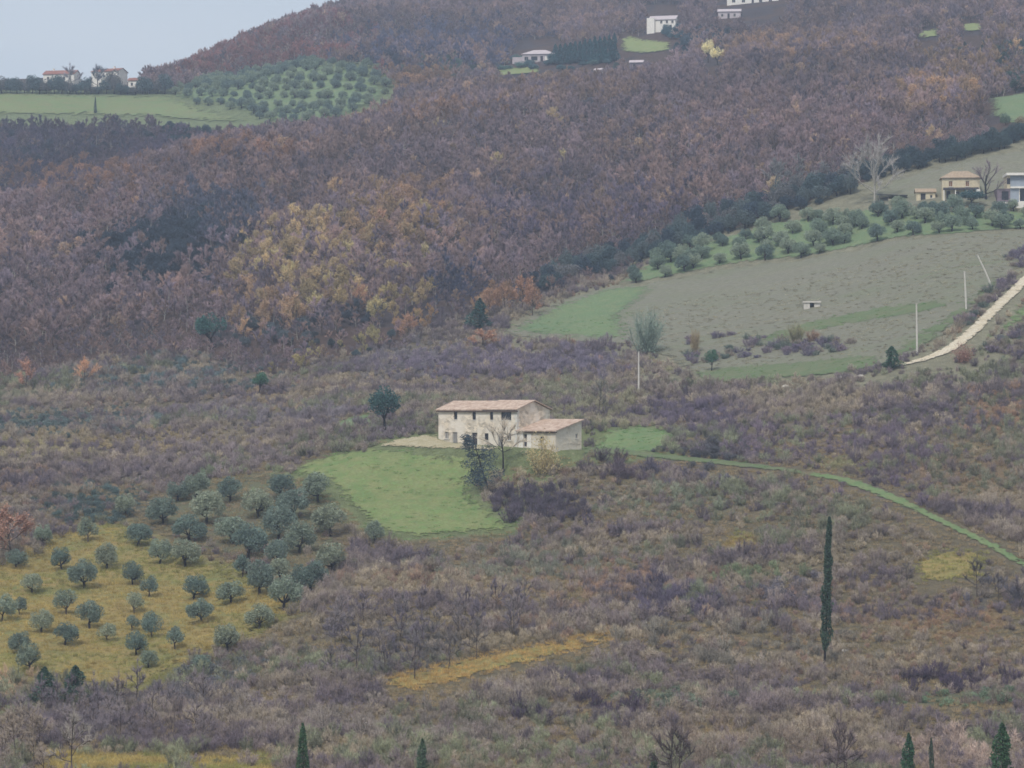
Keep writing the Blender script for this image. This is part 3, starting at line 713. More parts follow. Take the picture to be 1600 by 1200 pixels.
def pair(name, tc_, bark=None, leafm=None):
    (tv_, tf), (cv, cf) = tc_
    return dict(trunk=mesh_np(name + '_trunk', tv_, tf, bark or M_bark), crown=mesh_np(name + '_crown', cv, cf, leafm or M_twig),
                joined=mesh_np(name, np.concatenate([tv_, cv]), np.concatenate([tf, cf + len(tv_)]), [bark or M_bark, leafm or M_twig],
                               np.concatenate([np.zeros(len(tf)), np.ones(len(cf))])))
rg = np.random.default_rng(11)
OAK = [pair('bare_oak', deciduous(rg, 7.6 + rg.random() * 1.8, 2.1 + 0.6 * rg.random(), 2300, 350, 0.2, 0.07, r0=0.17), [M_bark, M_palebark][i % 2]) for i in range(6)]
GOLDT = [pair('golden_oak', deciduous(rg, 7.4 + rg.random() * 1.4, 2.4 + 0.4 * rg.random(), 500, 1900, 0.3), M_bark, M_leaf) for i in range(4)]
EVER = [pair('evergreen', evergreen(rg, 6.4, 2.2, 2.3, 3.7, 22, 2000, 0.34), M_darkbark, M_leaf) for i in range(4)]
BUSHY = [pair('bushy_evergreen', evergreen(rg, 5.0, 2.3, 2.5, 2.2, 24, 2600, 0.34), M_darkbark, M_leaf) for i in range(3)]
OLIVE = [pair('olive', evergreen(rg, 4.0, 1.8, 1.75, 1.75, 20, 3400, 0.24, 0.17, 0.45, rr=0.40), M_darkbark, M_leaf) for i in range(5)]
OLIVE_S = [pair('olive_small', evergreen(rg, 3.2, 1.2, 1.3, 1.6, 14, 1700, 0.22, 0.1, 0.45, rr=0.45), M_bark, M_leaf) for i in range(3)]
SHRUB = [pair('shrub', shrub(rg, 1.9 + rg.random() * 0.6, 1.2 + 0.3 * rg.random(), 14, 900, 150 * (i % 2))) for i in range(6)]
SHRUB_E = [pair('leafy_shrub', shrub(rg, 1.7, 1.3, 14, 150, 1100, 0.2), M_bark, M_leaf) for i in range(3)]
SAPL = [pair('sapling', deciduous(rg, 6.0, 1.5, 1000, 60, 0.18, 0.035, base=0.35, r0=0.07, lean=0.05, nl=8)) for i in range(4)]
TUFT = []
for i in range(4):
    v_, f_ = tuft(rg, 0.8 + 0.3 * rg.random()); TUFT.append(mesh_np('grass_tuft', v_, f_, M_straw))

def plant(name, proto, label, cat, loc, rz=0.0, sc=1.0, tint=(0.2, 0.2, 0.2), group=None, tilt=(0, 0), crown='crown', trunk='trunk'):
    r = thing(name, label, cat, loc, rz, group, sc)
    r.rotation_euler = (tilt[0], tilt[1], rz)
    a = obj(trunk, proto['trunk'], r); b = obj(crown, proto['crown'], r)
    b['tint'] = [float(x) for x in tint]
    return r
def base_at(u, v): return ground(u, v)
def px_per_m(p): return FPX / p.y

# ------------------------------------------------------------------ buildings
M_stone = stone_mat('cream_rubble_stone', C(208,194,174,0.95), C(196,184,166,0.9), 1.5, C(224,214,200,0.95))
M_stone2 = stone_mat('grey_rubble_stone', C(206,192,172,0.95), C(196,184,166,0.9), 1.5, C(218,208,192,0.95))
M_tile = plain_mat('pale_clay_tiles', C(194,162,142,0.9), 0.9, 0.24, 1.4, C(216,194,176,0.9), stripes=('X', 1.1))
M_fascia = plain_mat('dark_eave_board', C(96,80,74,0.9), 0.9, 0.2)
M_render = plain_mat('white_render', C(236,230,220,0.9), 0.9, 0.1)
M_cream = plain_mat('cream_render', C(212,198,168,0.9), 0.9, 0.12)
M_grey = plain_mat('grey_cladding', C(156,164,174,0.9), 0.6, 0.08)
M_mauve = plain_mat('mauve_brick', C(122,110,118,0.9), 0.9, 0.2)
M_roofred = plain_mat('red_tiles', C(150,106,96,0.9), 0.9, 0.2, 1.0, stripes=('X', 1.0))
M_rooftan = plain_mat('tan_tiles', C(172,152,130,0.9), 0.9, 0.15, 1.0, stripes=('X', 1.0))
M_roofpale = plain_mat('pale_tiles', C(196,184,186,0.9), 0.9, 0.12, 1.0, stripes=('X', 1.0))
M_glass = plain_mat('dark_glass', (0.012, 0.014, 0.02), 0.15, 0.2, spec=0.5)
M_wood = plain_mat('weathered_wood', C(140,136,132,0.9), 0.9, 0.2)
M_shutter = plain_mat('brown_shutter', C(128,88,58,0.9), 0.9, 0.2)
M_dark = plain_mat('dark_boards', C(64,62,66,0.9), 0.9, 0.2)
M_concrete = plain_mat('concrete', C(206,200,190,0.9), 0.9, 0.12)
M_frame = plain_mat('pale_frame', C(214,210,202,0.9), 0.8, 0.08)

def wall_panel(mb, o, ax, L, z0, z1, nrm, holes, depth=0.28):
    """upright rectangular wall face with real openings: o origin, ax direction along the wall, nrm outward"""
    o, ax, nrm = np.array(o, float), np.array(ax, float), np.array(nrm, float)
    xs = sorted({0.0, L, *[h[0] for h in holes], *[h[0] + h[2] for h in holes]})
    zs = sorted({z0, z1, *[h[1] for h in holes], *[h[1] + h[3] for h in holes]})
    up = np.array([0, 0, 1.0]); P = lambda x, z, d=0.0: o + ax * x + up * z - nrm * d
    for a, b in zip(xs, xs[1:]):
        for c, d in zip(zs, zs[1:]):
            mx_, mz = (a + b) / 2, (c + d) / 2
            if any(h[0] < mx_ < h[0] + h[2] and h[1] < mz < h[1] + h[3] for h in holes): continue
            mb.add([P(a, c), P(b, c), P(b, d), P(a, d)], [(0, 1, 2, 3)])
    for x, z, w_, h_ in holes:
        q = [(x, z), (x + w_, z), (x + w_, z + h_), (x, z + h_)]
        for i in range(4):
            a, b = q[i], q[(i + 1) % 4]
            mb.add([P(*a), P(*b), P(*b, depth), P(*a, depth)], [(0, 1, 2, 3)])

def opening(parent, kind, o, ax, nrm, x, z, w_, h_, mat, pane, sill=True, depth=0.2, frame_w=0.07):
    """window or door in its opening: frame bars, pane or leaf behind, sill"""
    o, ax, nrm = np.array(o, float), np.array(ax, float), np.array(nrm, float); up = np.array([0, 0, 1.0])
    P = lambda a, b, d: o + ax * a + up * b - nrm * d
    def slab(mb, a0, a1, b0, b1, d0, d1):
        mb.hexa([P(a0, b0, d0), P(a1, b0, d0), P(a1, b0, d1), P(a0, b0, d1)], [P(a0, b1, d0), P(a1, b1, d0), P(a1, b1, d1), P(a0, b1, d1)])
    f = MB(); t = frame_w; e = 0.004
    slab(f, x + e, x + t, z + e, z + h_ - e, depth - 0.08, depth); slab(f, x + w_ - t, x + w_ - e, z + e, z + h_ - e, depth - 0.08, depth)
    slab(f, x + t, x + w_ - t, z + h_ - t, z + h_ - e, depth - 0.08, depth); slab(f, x + t, x + w_ - t, z + e, z + t, depth - 0.08, depth)
    if kind == 'window' and 0.75 < w_ < 1.9: slab(f, x + w_ / 2 - 0.025, x + w_ / 2 + 0.025, z + t, z + h_ - t, depth - 0.07, depth - 0.005)
    fo = f.build(kind, mat, parent)
    g = MB(); slab(g, x + t * 0.6, x + w_ - t * 0.6, z + t * 0.6, z + h_ - t * 0.6, depth - 0.03, depth + 0.02)
    g.build('pane' if kind == 'window' else 'leaf', pane, fo)
    if sill and kind == 'window':
        s = MB(); slab(s, x - 0.08, x + w_ + 0.08, z - 0.09, z - 0.004, -0.07, 0.1); s.build('sill', M_frame, fo)
    return fo

def gable_roof(mb, x0, x1, y0, y1, ze, zr, ov=0.35, ove=0.3, th=0.14):
    ym = (y0 + y1) / 2; s = (zr - ze) / (ym - y0)
    for sgn, ya in ((1, y0), (-1, y1)):
        e = ya - sgn * ov; zb = ze - s * ov
        b = [(x0 - ove, e, zb), (x1 + ove, e, zb), (x1 + ove, ym, zr), (x0 - ove, ym, zr)]
        mb.hexa(b, [(p[0], p[1], p[2] + th) for p in b])

def house(name, label, loc, rz, L, W, Hw, rise, wall, roof, front=(), side=(), chimney=None, hip=0.0, cat='house', found=4.0, fr=None, left=()):
    """house with local x along its front (width L), y towards the back (depth W), origin at front left corner"""
    r = thing(name, label, cat, loc, rz)
    m = MB(); zb = -found
    wall_panel(m, (0, 0, 0), (1, 0, 0), L, zb, Hw, (0, -1, 0), [h[:4] for h in front])
    wall_panel(m, (L, 0, 0), (0, 1, 0), W, zb, Hw, (1, 0, 0), [h[:4] for h in side])
    wall_panel(m, (0, W, 0), (0, -1, 0), W, zb, Hw, (-1, 0, 0), [h[:4] for h in left])
    wall_panel(m, (L, W, 0), (-1, 0, 0), L, zb, Hw, (0, 1, 0), [])
    if not hip:
        m.add([(0, 0, Hw), (0, W, Hw), (0, W / 2, Hw + rise)], [(0, 1, 2)]); m.add([(L, 0, Hw), (L, W, Hw), (L, W / 2, Hw + rise)], [(0, 1, 2)])
    m.build('wall', wall, r)
    q = MB()
    if hip:
        o = 0.4; z0 = Hw + 0.02; a = [(-o, -o, z0), (L + o, -o, z0), (L + o, W + o, z0), (-o, W + o, z0)]
        t = [(hip, W / 2, Hw + rise), (L - hip, W / 2, Hw + rise)]
        b = [(p[0], p[1], p[2] - 0.12) for p in a]
        q.add(a + t + b, [(0, 1, 5, 4), (1, 2, 5), (2, 3, 4, 5), (3, 0, 4), (9, 8, 7, 6), (0, 6, 7, 1), (1, 7, 8, 2), (2, 8, 9, 3), (3, 9, 6, 0)])
    else: gable_roof(q, 0, L, 0, W, Hw + 0.02, Hw + rise + 0.02)
    ro = q.build('roof', roof, r)
    if chimney:
        c = MB(); c.box(chimney - 0.3, chimney + 0.3, W / 2 - 0.3, W / 2 + 0.3, Hw + rise - 0.4, Hw + rise + 0.8); c.box(chimney - 0.38, chimney + 0.38, W / 2 - 0.38, W / 2 + 0.38, Hw + rise + 0.8, Hw + rise + 0.9)
        c.build('chimney', wall, ro)
    for h in front: opening(r, h[4], (0, 0, 0), (1, 0, 0), (0, -1, 0), *h[:4], fr or M_frame, h[5])
    for h in side: opening(r, h[4], (L, 0, 0), (0, 1, 0), (1, 0, 0), *h[:4], fr or M_frame, h[5])
    for h in left: opening(r, h[4], (0, W, 0), (0, -1, 0), (-1, 0, 0), *h[:4], fr or M_frame, h[5])
    return r

# --- the stone farmhouse in the middle
cor = Vector(((808 - 800) / FPX * 450, 450.0, -7.1))
A = R(-40)
farm = thing('stone_farmhouse', 'long cream stone farmhouse with pale clay tile roof and low annex above the green lawn', 'house', cor, A)
LM, WM, HM, RM = 16.6, 8.2, 6.05, 1.3
s_of = lambda u: (u - 683) / 125 * LM                       # along the front, from its far left end
fw = [(s_of(708), 4.5, 0.72, 1.35, 'window', M_glass), (s_of(737.6), 4.45, 0.72, 1.4, 'window', M_glass), (s_of(765.4), 4.45, 0.66, 1.4, 'window', M_glass),
      (s_of(783), 4.4, 2.1, 1.3, 'window', M_glass),
      (s_of(693), 1.35, 0.85, 1.15, 'window', M_wood), (s_of(705.5), 0.25, 1.05, 2.2, 'door', M_wood), (s_of(736), 0.25, 1.25, 2.15, 'door', M_dark),
      (s_of(757), 1.2, 0.8, 1.1, 'window', M_glass), (s_of(777.5), 0.25, 1.0, 2.15, 'door', M_wood), (s_of(792.5), 1.2, 0.8, 1.15, 'window', M_dark)]
m = MB()
wall_panel(m, (-LM, 0, 0), (1, 0, 0), LM, -3.0, HM, (0, -1, 0), [h[:4] for h in fw])
wall_panel(m, (0, 0, 0), (0, 1, 0), WM, -3.0, HM, (1, 0, 0), [])
wall_panel(m, (0, WM, 0), (-1, 0, 0), LM, -3.0, HM, (0, 1, 0), [])
wall_panel(m, (-LM, WM, 0), (0, -1, 0), WM, -3.0, HM, (-1, 0, 0), [])
m.add([(0, 0, HM), (0, WM, HM), (0, WM / 2, HM + RM)], [(0, 1, 2)]); m.add([(-LM, 0, HM), (-LM, WM, HM), (-LM, WM / 2, HM + RM)], [(0, 1, 2)])
m.build('wall', M_stone, farm)
q = MB(); gable_roof(q, -LM, -7.2, 0, WM, HM + 0.01, HM + RM + 0.01, 0.42, 0.3, 0.16); rf = q.build('roof', M_tile, farm)
q = MB(); gable_roof(q, -6.9 + 0.002, 0, 0, WM, HM + 0.12, HM + RM + 0.12, 0.44, 0.32, 0.16); q.build('roof', M_tile, farm)
q = MB()
q.box(-LM - 0.2, 0.2, -0.34, -0.02, HM - 0.34, HM - 0.16)
q.build('eave_board', M_fascia, farm)
for h in fw:
    opening(farm, h[4], (-LM, 0, 0), (1, 0, 0), (0, -1, 0), *h[:4], M_dark if h[5] is M_glass else M_frame, h[5])
q = MB()
for i in range(9):                                           # quoins of the near corner, each stone a little proud
    z = 0.1 + i * 0.66; d = 0.55 if i % 2 else 0.35
    q = MB(); q.box(-d, 0.03, -0.03, 0.9 - d, z, z + 0.6); q.build('quoin', M_frame, farm)
# annex, roof falling to the front
LA, WA, HA, HB = 7.8, 6.5, 2.75, 4.35
af = [(1.25, 0.2, 0.75, 2.05, 'door', M_dark), (4.6, 1.0, 0.8, 0.9, 'window', M_glass)]
asd = [(5.0, 1.5, 0.6, 0.8, 'window', M_wood)]
m = MB()
wall_panel(m, (0.02, 0.03, 0), (1, 0, 0), LA, -3.0, HA, (0, -1, 0), [h[:4] for h in af])
wall_panel(m, (LA + 0.02, 0.03, 0), (0, 1, 0), WA, -3.0, HA, (1, 0, 0), [h[:4] for h in asd])
wall_panel(m, (LA + 0.02, WA + 0.03, 0), (-1, 0, 0), LA, -3.0, HB, (0, 1, 0), [])
m.add([(LA + 0.02, 0.03, HA), (LA + 0.02, WA + 0.03, HA), (LA + 0.02, WA + 0.03, HB)], [(0, 1, 2)])
m.build('annex_wall', M_stone2, farm)
s = (HB - HA) / WA
b_ = [(0.035, -0.45, HA - 0.45 * s + 0.02), (LA + 0.4, -0.45, HA - 0.45 * s + 0.02), (LA + 0.4, WA + 0.3, HB + 0.3 * s + 0.02), (0.035, WA + 0.3, HB + 0.3 * s + 0.02)]
q = MB(); q.hexa(b_, [(p[0], p[1], p[2] + 0.16) for p in b_]); q.build('annex_roof', M_tile, farm)
q = MB(); q.box(0.05, LA + 0.3, -0.3, 0.0, HA - 0.28, HA - 0.12); q.build('eave_board', M_fascia, farm)
q = MB(); q.box(0.3, 1.22, -0.02, 0.028, 0.0, 2.3); q.box(2.03, 2.9, -0.02, 0.028, 0.0, 2.3); q.build('plaster_panel', M_render, farm)
for h in af: opening(farm, h[4], (0.02, 0.03, 0), (1, 0, 0), (0, -1, 0), *h[:4], M_frame, h[5])
for h in asd: opening(farm, h[4], (LA + 0.02, 0.03, 0), (0, 1, 0), (1, 0, 0), *h[:4], M_frame, h[5])

def at_left(u, v):
    p = ground(u, v); return p
def win(x, z, w_=0.9, h_=1.2, mat=None): return (x, z, w_, h_, 'window', mat or M_glass)
def door(x, z=0.15, w_=1.0, h_=2.1, mat=None): return (x, z, w_, h_, 'door', mat or M_dark)

# --- farmhouse, sheds and the modern house on the upper right
p = ground(1472, 314)
fh = house('upper_farmhouse', 'two storey cream house with hipped tan roof beside the upper right field', p + Vector((0, 0, 0.1)), R(-6), 8.3, 6.5, 5.1, 1.7, M_cream, M_rooftan,
      [win(1.5, 3.1, 0.85, 1.25, M_shutter), win(5.2, 3.1, 0.85, 1.25, M_shutter), door(0.9, 0.15, 1.0, 2.1), win(2.9, 0.9, 1.0, 1.2), door(5.6, 0.15, 1.1, 2.2, M_render)], hip=2.4)
q = MB(); q.hexa([(0.2, -1.8, 2.25), (8.1, -1.8, 2.25), (8.1, -0.02, 2.75), (0.2, -0.02, 2.75)], [(0.2, -1.8, 2.4), (8.1, -1.8, 2.4), (8.1, -0.02, 2.9), (0.2, -0.02, 2.9)]); q.build('porch_roof', M_dark, fh)
for x in (0.35, 2.9, 5.4, 7.95): q = MB(); q.box(x - 0.1, x + 0.1, -1.75, -1.55, -1.0, 2.24); q.build('porch_post', M_render, fh)
p = ground(1524, 312)
q = thing('garden_awning', 'small white pitched awning beside the cream upper farmhouse', 'awning', p, R(-8))
m = MB(); m.hexa([(0, 0, 1.5), (2.4, 0, 1.3), (2.4, 2, 1.3), (0, 2, 1.5)], [(0, 0, 1.6), (2.4, 0, 1.4), (2.4, 2, 1.4), (0, 2, 1.6)]); m.hexa([(0, 0, 1.6), (1.2, 0, 1.55), (1.2, 2, 1.55), (0, 2, 1.6)], [(0.3, 0, 2.3), (1.0, 0, 2.4), (1.0, 2, 2.4), (0.3, 2, 2.3)]); m.build('canopy', M_render, q)
for x in (0.1, 2.3):
    for y in (0.1, 1.9): m = MB(); m.box(x - 0.04, x + 0.04, y - 0.04, y + 0.04, -0.5, 1.4); m.build('post', M_frame, q)
p = ground(1432, 315)
house('stone_hut', 'small tan stone hut with a dark doorway left of the cream upper farmhouse', p, R(-4), 4.2, 3.2, 2.2, 0.7, M_cream, M_rooftan, [door(0.9, 0.1, 1.2, 1.8), win(3.0, 0.8, 0.6, 0.7)], cat='hut')
p = ground(1374, 317)
sh = thing('open_shed', 'long low open shed with dark flat roof behind the pale bare tree', 'shed', p, R(-3))
m = MB(); m.hexa([(-0.3, -0.4, 1.75), (6.3, -0.4, 1.55), (6.3, 3.2, 1.75), (-0.3, 3.2, 1.95)], [(-0.3, -0.4, 1.95), (6.3, -0.4, 1.75), (6.3, 3.2, 1.95), (-0.3, 3.2, 2.15)]); m.build('roof', M_dark, sh)
m = MB(); m.box(0, 6, 2.9, 3.05, -1, 1.7); m.build('back_wall', M_cream, sh)
for x in (0.05, 2.0, 4.0, 5.85): m = MB(); m.box(x - 0.08, x + 0.08, 0, 0.16, -1, 1.6); m.build('post', M_wood, sh)
m = MB(); m.box(2.1, 3.9, 0.02, 0.14, -0.5, 0.9); m.build('side_panel', M_cream, sh)
p = ground(1558, 318)
mh = thing('modern_house', 'modern grey and white flat roofed house at the right edge beside a bare tree', 'house', p, R(-4))
m = MB(); m.box(0, 2.9, 0, 7, -2, 3.3); m.build('brick_wing', M_mauve, mh)
m = MB(); wall_panel(m, (2.9, -0.02, 0), (1, 0, 0), 12, -2, 6.2, (0, -1, 0), [(1.9, 0.3, 2.6, 3.2), (6, 0.3, 2.6, 3.2), (3.2, 4.1, 2.0, 1.6)]); m.build('wall', M_grey, mh)
m = MB(); m.box(2.9 + 0.02, 14.9, 0.4, 7.0, -2, 6.19); m.build('core', M_grey, mh)
m = MB(); m.box(2.0, 15.4, -0.9, 7.6, 6.2, 6.75); m.build('roof_slab', M_render, mh)
m = MB(); m.box(2.9, 15.4, -0.5, -0.03, 3.35, 3.75); m.build('floor_band', M_render, mh)
m = MB(); m.box(-0.4, 15.4, -1.4, -0.03, -2, 0.15); m.build('terrace_slab', M_render, mh)
m = MB(); m.box(2.3, 2.88, -0.05, 2.2, 4.2, 5.7); m.box(2.2, 2.88, 0.0, 6.9, 3.32, 6.18); m.build('stair_block', M_cream, mh)
for x, z, w_, h_ in ((1.9, 0.3, 2.6, 3.2), (6, 0.3, 2.6, 3.2), (3.2, 4.1, 2.0, 1.6)): opening(mh, 'window', (2.9, -0.02, 0), (1, 0, 0), (0, -1, 0), x, z, w_, h_, M_render, M_glass, frame_w=0.2)
m = MB(); m.box(1.0, 2.5, -0.06, -0.004, 0.8, 2.7); m.build('window', M_glass, mh)
m = MB(); m.box(2.15, 2.85, -0.1, -0.004, 4.3, 5.6); m.build('window', M_glass, mh)

# --- houses along the far crest
p = ground(139, 140)
house('crest_house', 'pale two storey house with red roof standing on the left skyline above the pasture', p + Vector((0, 6, 1.0)), R(-22), 11.5, 7.5, 6.4, 1.3, M_render, M_roofred,
      [win(2.0, 4.0), win(5.0, 4.0), win(8.4, 4.0), win(3.2, 1.0), door(6.3), win(9, 1.0)], left=[win(2.4, 4.2, 1.2, 1.5), win(4.4, 1.2)], chimney=8)
p = ground(62, 141)
house('crest_house', 'long low house with dull red roof half hidden by trees on the far left skyline', p + Vector((0, 8, 1.4)), R(-12), 12.5, 7, 5.6, 1.6, M_render, M_roofred,
      [win(1.5, 3.4), win(4.5, 3.4), win(8, 3.4), win(10.4, 3.4)], chimney=3)
p = ground(198, 141)
house('crest_cottage', 'little white cottage with reddish roof right of the pale skyline house', p + Vector((0, 4, 0.9)), R(-10), 5.0, 4, 3.3, 1.0, M_render, M_roofred, [win(1.0, 1.2), door(3.0)])
p = ground(816, 100)
bh = house('hill_bungalow', 'low pale bungalow with wide hipped roof and white doors below the far wooded hill', p + Vector((0, 0, 0.6)), R(-8), 12.6, 8, 3.2, 2.0, M_roofpale, M_roofpale,
      [win(0.8, 0.7, 1.6, 1.5), win(3.4, 0.6, 2.6, 1.7), door(7.0, 0.1, 1.2, 2.3), (8.8, 0.1, 2.0, 2.4, 'door', M_render), win(11.2, 0.8, 0.9, 1.3)], hip=4.0)
m = MB(); m.box(-4.0, -0.1, 1.0, 5.0, -1.5, 2.2); m.build('wing', M_roofpale, bh)
m = MB(); m.box(13.4, 14.2, -0.6, 1.6, -1.0, 2.4); m.build('gate_pillar', M_render, bh)
p = ground(1014, 52)
wh = house('white_villa', 'white villa with a tall gabled end standing above the bright far meadow', p + Vector((0, 0, 0.8)), R(-14), 10.4, 8.0, 4.4, 1.8, M_render, M_roofpale, [win(4.4, 2.8), win(6.6, 2.8), win(8.8, 2.8), win(5.6, 0.8), door(8.0)])
m = MB(); m.box(-0.6, 2.4, -1.4, -0.02, -4, 4.9); m.build('bay', M_render, wh)
p = ground(1122, 30)
house('ridge_house', 'small pale house with wide low roof on the far ridge below the top edge', p, R(-6), 8.8, 6, 3.0, 1.2, M_roofpale, M_roofpale, [win(1.2, 0.9), door(3.6), win(6.0, 0.9)])
p = ground(1136, 9)
house('ridge_house', 'long white building at the very top edge of the picture', p + Vector((0, 0, 0.4)), R(-4), 21, 8, 5.0, 1.6, M_render, M_roofpale, [win(2, 0.9, 1.4), win(6, 0.9, 1.4), door(10), win(13, 0.9, 1.4), win(17, 0.9, 1.4)])
p = ground(984, 118)
house('field_shed', 'little shed with pale roof half buried in brown woods below the far meadow', p + Vector((0, 0, 2.0)), R(-10), 4.5, 3.2, 2.6, 0.8, M_mauve, M_roofpale, [door(1.0, 0.1, 1.2, 1.9)], cat='shed', found=4)
p = ground(929, 125)
house('field_shed', 'tiny white shed at the wood edge right of the pale bungalow', p + Vector((0, 0, 1.5)), R(-20), 2.4, 2.2, 2.0, 0.5, M_render, M_roofpale, [door(0.6, 0.1, 0.9, 1.7)], cat='shed', found=4)

# ------------------------------------------------------------------ poles, stones
def pole(u, v, top_u, top_v, label):
    p = ground(u, v); k = px_per_m(p); h = (v - top_v) / k; dx = (top_u - u) / k
    r = thing('utility_pole', label, 'pole', p, 0, 'concrete poles beside the fallow field')
    m = MB(); m.tube([(0, 0, -0.6), (dx * 0.5, 0, h * 0.5), (dx, 0, h)], [0.19, 0.16, 0.12], 8); m.add([], []).build('shaft', M_concrete, r)
    m = MB(); m.box(dx - 0.14, dx + 0.14, -0.14, 0.14, h - 0.03, h + 0.05); m.build('cap', M_concrete, r)
    for dz in (0.25, 0.6):
        m = MB(); m.tube([(dx - 0.3, 0, h - dz), (dx + 0.3, 0, h - dz)], [0.035, 0.035], 5); m.build('insulator_bracket', M_wood, r)
pole(998, 614, 998, 550, 'pale concrete pole standing in the scrub right of the farmhouse')
pole(1433, 552, 1432, 474, 'pale concrete pole near the lower bend of the white dirt track')
pole(1510, 484, 1507, 424, 'nearly upright pale pole in the field between two other poles')
pole(1552, 450, 1527, 398, 'leaning pale pole farthest up the field beside the track')

def rock_mesh(rng_, sx, sy, sz, n=7):
    V = []; F = []
    for i in range(n + 1):
        th = math.pi * i / n
        for j in range(10):
            ph = 2 * math.pi * j / 10; q_ = 0.8 + 0.35 * rng_.random()
            V.append((sx * math.sin(th) * math.cos(ph) * q_, sy * math.sin(th) * math.sin(ph) * q_, sz * math.cos(th) * q_))
    for i in range(n):
        for j in range(10): F.append((i * 10 + j, i * 10 + (j + 1) % 10, (i + 1) * 10 + (j + 1) % 10, (i + 1) * 10 + j))
    return mesh_np('rock', V, F, M_concrete)
p = ground(1268, 481)
hp = thing('stone_ruin', 'little ruined pale stone trough alone in the fallow field', 'ruin', p)
m = MB(); m.box(-1.6, -0.4, -0.7, 0.7, -0.4, 1.0); m.build('side_block', M_concrete, hp)
m = MB(); m.box(0.5, 1.7, -0.6, 0.8, -0.4, 0.9); m.build('side_block', M_concrete, hp)
m = MB(); m.box(-1.8, 1.8, -0.9, 0.95, 1.004, 1.35); m.build('cover_slab', M_concrete, hp)
m = MB(); m.box(-0.38, 0.48, 0.4, 0.6, -0.4, 0.98); m.build('gap_shade_panel', M_dark, hp)  # panel coloured dark to stand for the shade in the gap
for (u, v, sz, lb) in ((1228, 605, 0.8, 'pale boulder at the lower left edge of the rough grass below the field'), (1316, 592, 1.1, 'long pale boulder at the foot of the field left of the white track'),
                       (1345, 588, 0.6, 'small pale boulder between the long boulder and the white track'), (1290, 1010, 0.5, 'small white stone left of the tall cypress trunk'), (1318, 1018, 0.5, 'pale stone just right of the tall cypress trunk')):
    o = obj('boulder', rock_mesh(rg, sz, sz * 0.6, sz * 0.55), None, ground(u, v)); tag(o, lb, 'boulder', 'pale boulders on the slope')

# ------------------------------------------------------------------ single trees
def T(c, k=VEG): return C(*calm(np.array([c], float))[0], k)
def tree_px(name, proto, label, u, vb, vt, hproto, tint, cat='tree', w_px=None, wproto=None, group=None, lean=0.0, rz=None, dz=0.0):
    p = ground(u, vb); k = px_per_m(p); s = (vb - vt) / k / hproto
    sx = s if w_px is None else w_px / k / wproto
    return plant(name, proto, label, cat, p + Vector((0, 0, dz)), rg.random() * 6 if rz is None else rz, (sx, sx, s), T(tint), group, tilt=(0, lean))
rg = np.random.default_rng(23)
WALNUT = pair('walnut', deciduous(rg, 7.6, 2.8, 1700, 150, 0.16, 0.04, base=0.55, r0=0.19, nl=9, lean=0.02, flat=1.25), M_darkbark)
DARKPINE = pair('dark_pine', pads(rg), M_darkbark, M_leaf)
YBUSH = pair('yellow_bush', shrub(rg, 5.2, 2.0, 16, 500, 1500, 0.26), M_bark, M_leaf)
CYP = pair('cypress', column(rg, 18.4, 0.74, 5200, 0.1, 0.36, 0.16, 0.46, 0.55), M_darkbark, M_leaf)
CYPS = pair('small_cypress', column(rg, 6.4, 0.8, 2600, 0.03, 0.26, 0.1, 0.6, 0.2), M_darkbark, M_leaf)
FIR = [pair('fir', column(rg, 6.5, 1.35, 3000, 0.03, 0.32, 0.12, 0.75, 1.0), M_darkbark, M_leaf) for i in range(2)]
PALET = pair('pale_tree', deciduous(rg, 11.0, 5.6, 2600, 0, 0.2, 0.07, base=0.3, r0=0.3, nl=11, lean=0.02, twigl=0.7, flat=1.25), M_palebark)
DARKT = pair('dark_bare', deciduous(rg, 7.6, 3.6, 1100, 0, 0.2, 0.05, base=0.22, r0=0.3, nl=7, lean=0.03, twigl=0.7), M_darkbark)
GREYT = pair('grey_tree', shrub(rg, 8.0, 3.2, 26, 1800, 500, 0.3, 0.06), M_bark)

tree_px('walnut_tree', WALNUT, 'bare tree with a dark forked trunk before the farmhouse front', 786, 737, 661, 7.6, (178,166,150), rz=0.4, lean=-0.06)
tree_px('leaning_pine', DARKPINE, 'dark blue-green leaning pine at the right edge of the lawn before the farmhouse', 766, 769, 678, 8.2, (58,70,78), lean=-0.1, rz=0.0, w_px=84, wproto=7.2)
tree_px('golden_bush', YBUSH, 'bushy golden yellow tree before the low annex of the farmhouse', 848, 742, 680, 5.2, (176,150,84), rz=1.0)
tree_px('tall_cypress', CYP, 'very tall narrow dark cypress standing alone in the lower right scrub', 1288, 1040, 808, 18.4, (62,78,64), lean=0.035, rz=0.0)
tree_px('small_cypress', CYPS, 'small pointed green cypress at the bottom edge left of centre', 473, 1238, 1130, 6.4, (62,84,60))
tree_px('evergreen_tree', EVER[0], 'dark blue-green evergreen standing left of the farmhouse', 600, 676, 600, 6.1, (58,82,80), w_px=54, wproto=4.6)
tree_px('evergreen_tree', FIR[0], 'dark conical evergreen at the wood edge left of the grass strip above the farmhouse', 750, 514, 466, 6.5, (54,80,76), w_px=38, wproto=2.6)
tree_px('round_pine', EVER[1], 'round dark green pine alone among bare brown trees on the left slope', 330, 546, 486, 6.1, (58,88,82), w_px=44, wproto=4.6)
tree_px('evergreen_tree', EVER[2], 'green evergreen beside golden shrubs on the left slope', 405, 618, 578, 6.1, (62,94,74), w_px=28, wproto=4.6)
tree_px('grey_tree', GREYT, 'tall bushy grey-green bare tree above the concrete pole right of the farmhouse', 1010, 553, 476, 8.0, (112,124,112), w_px=60, wproto=6.6)
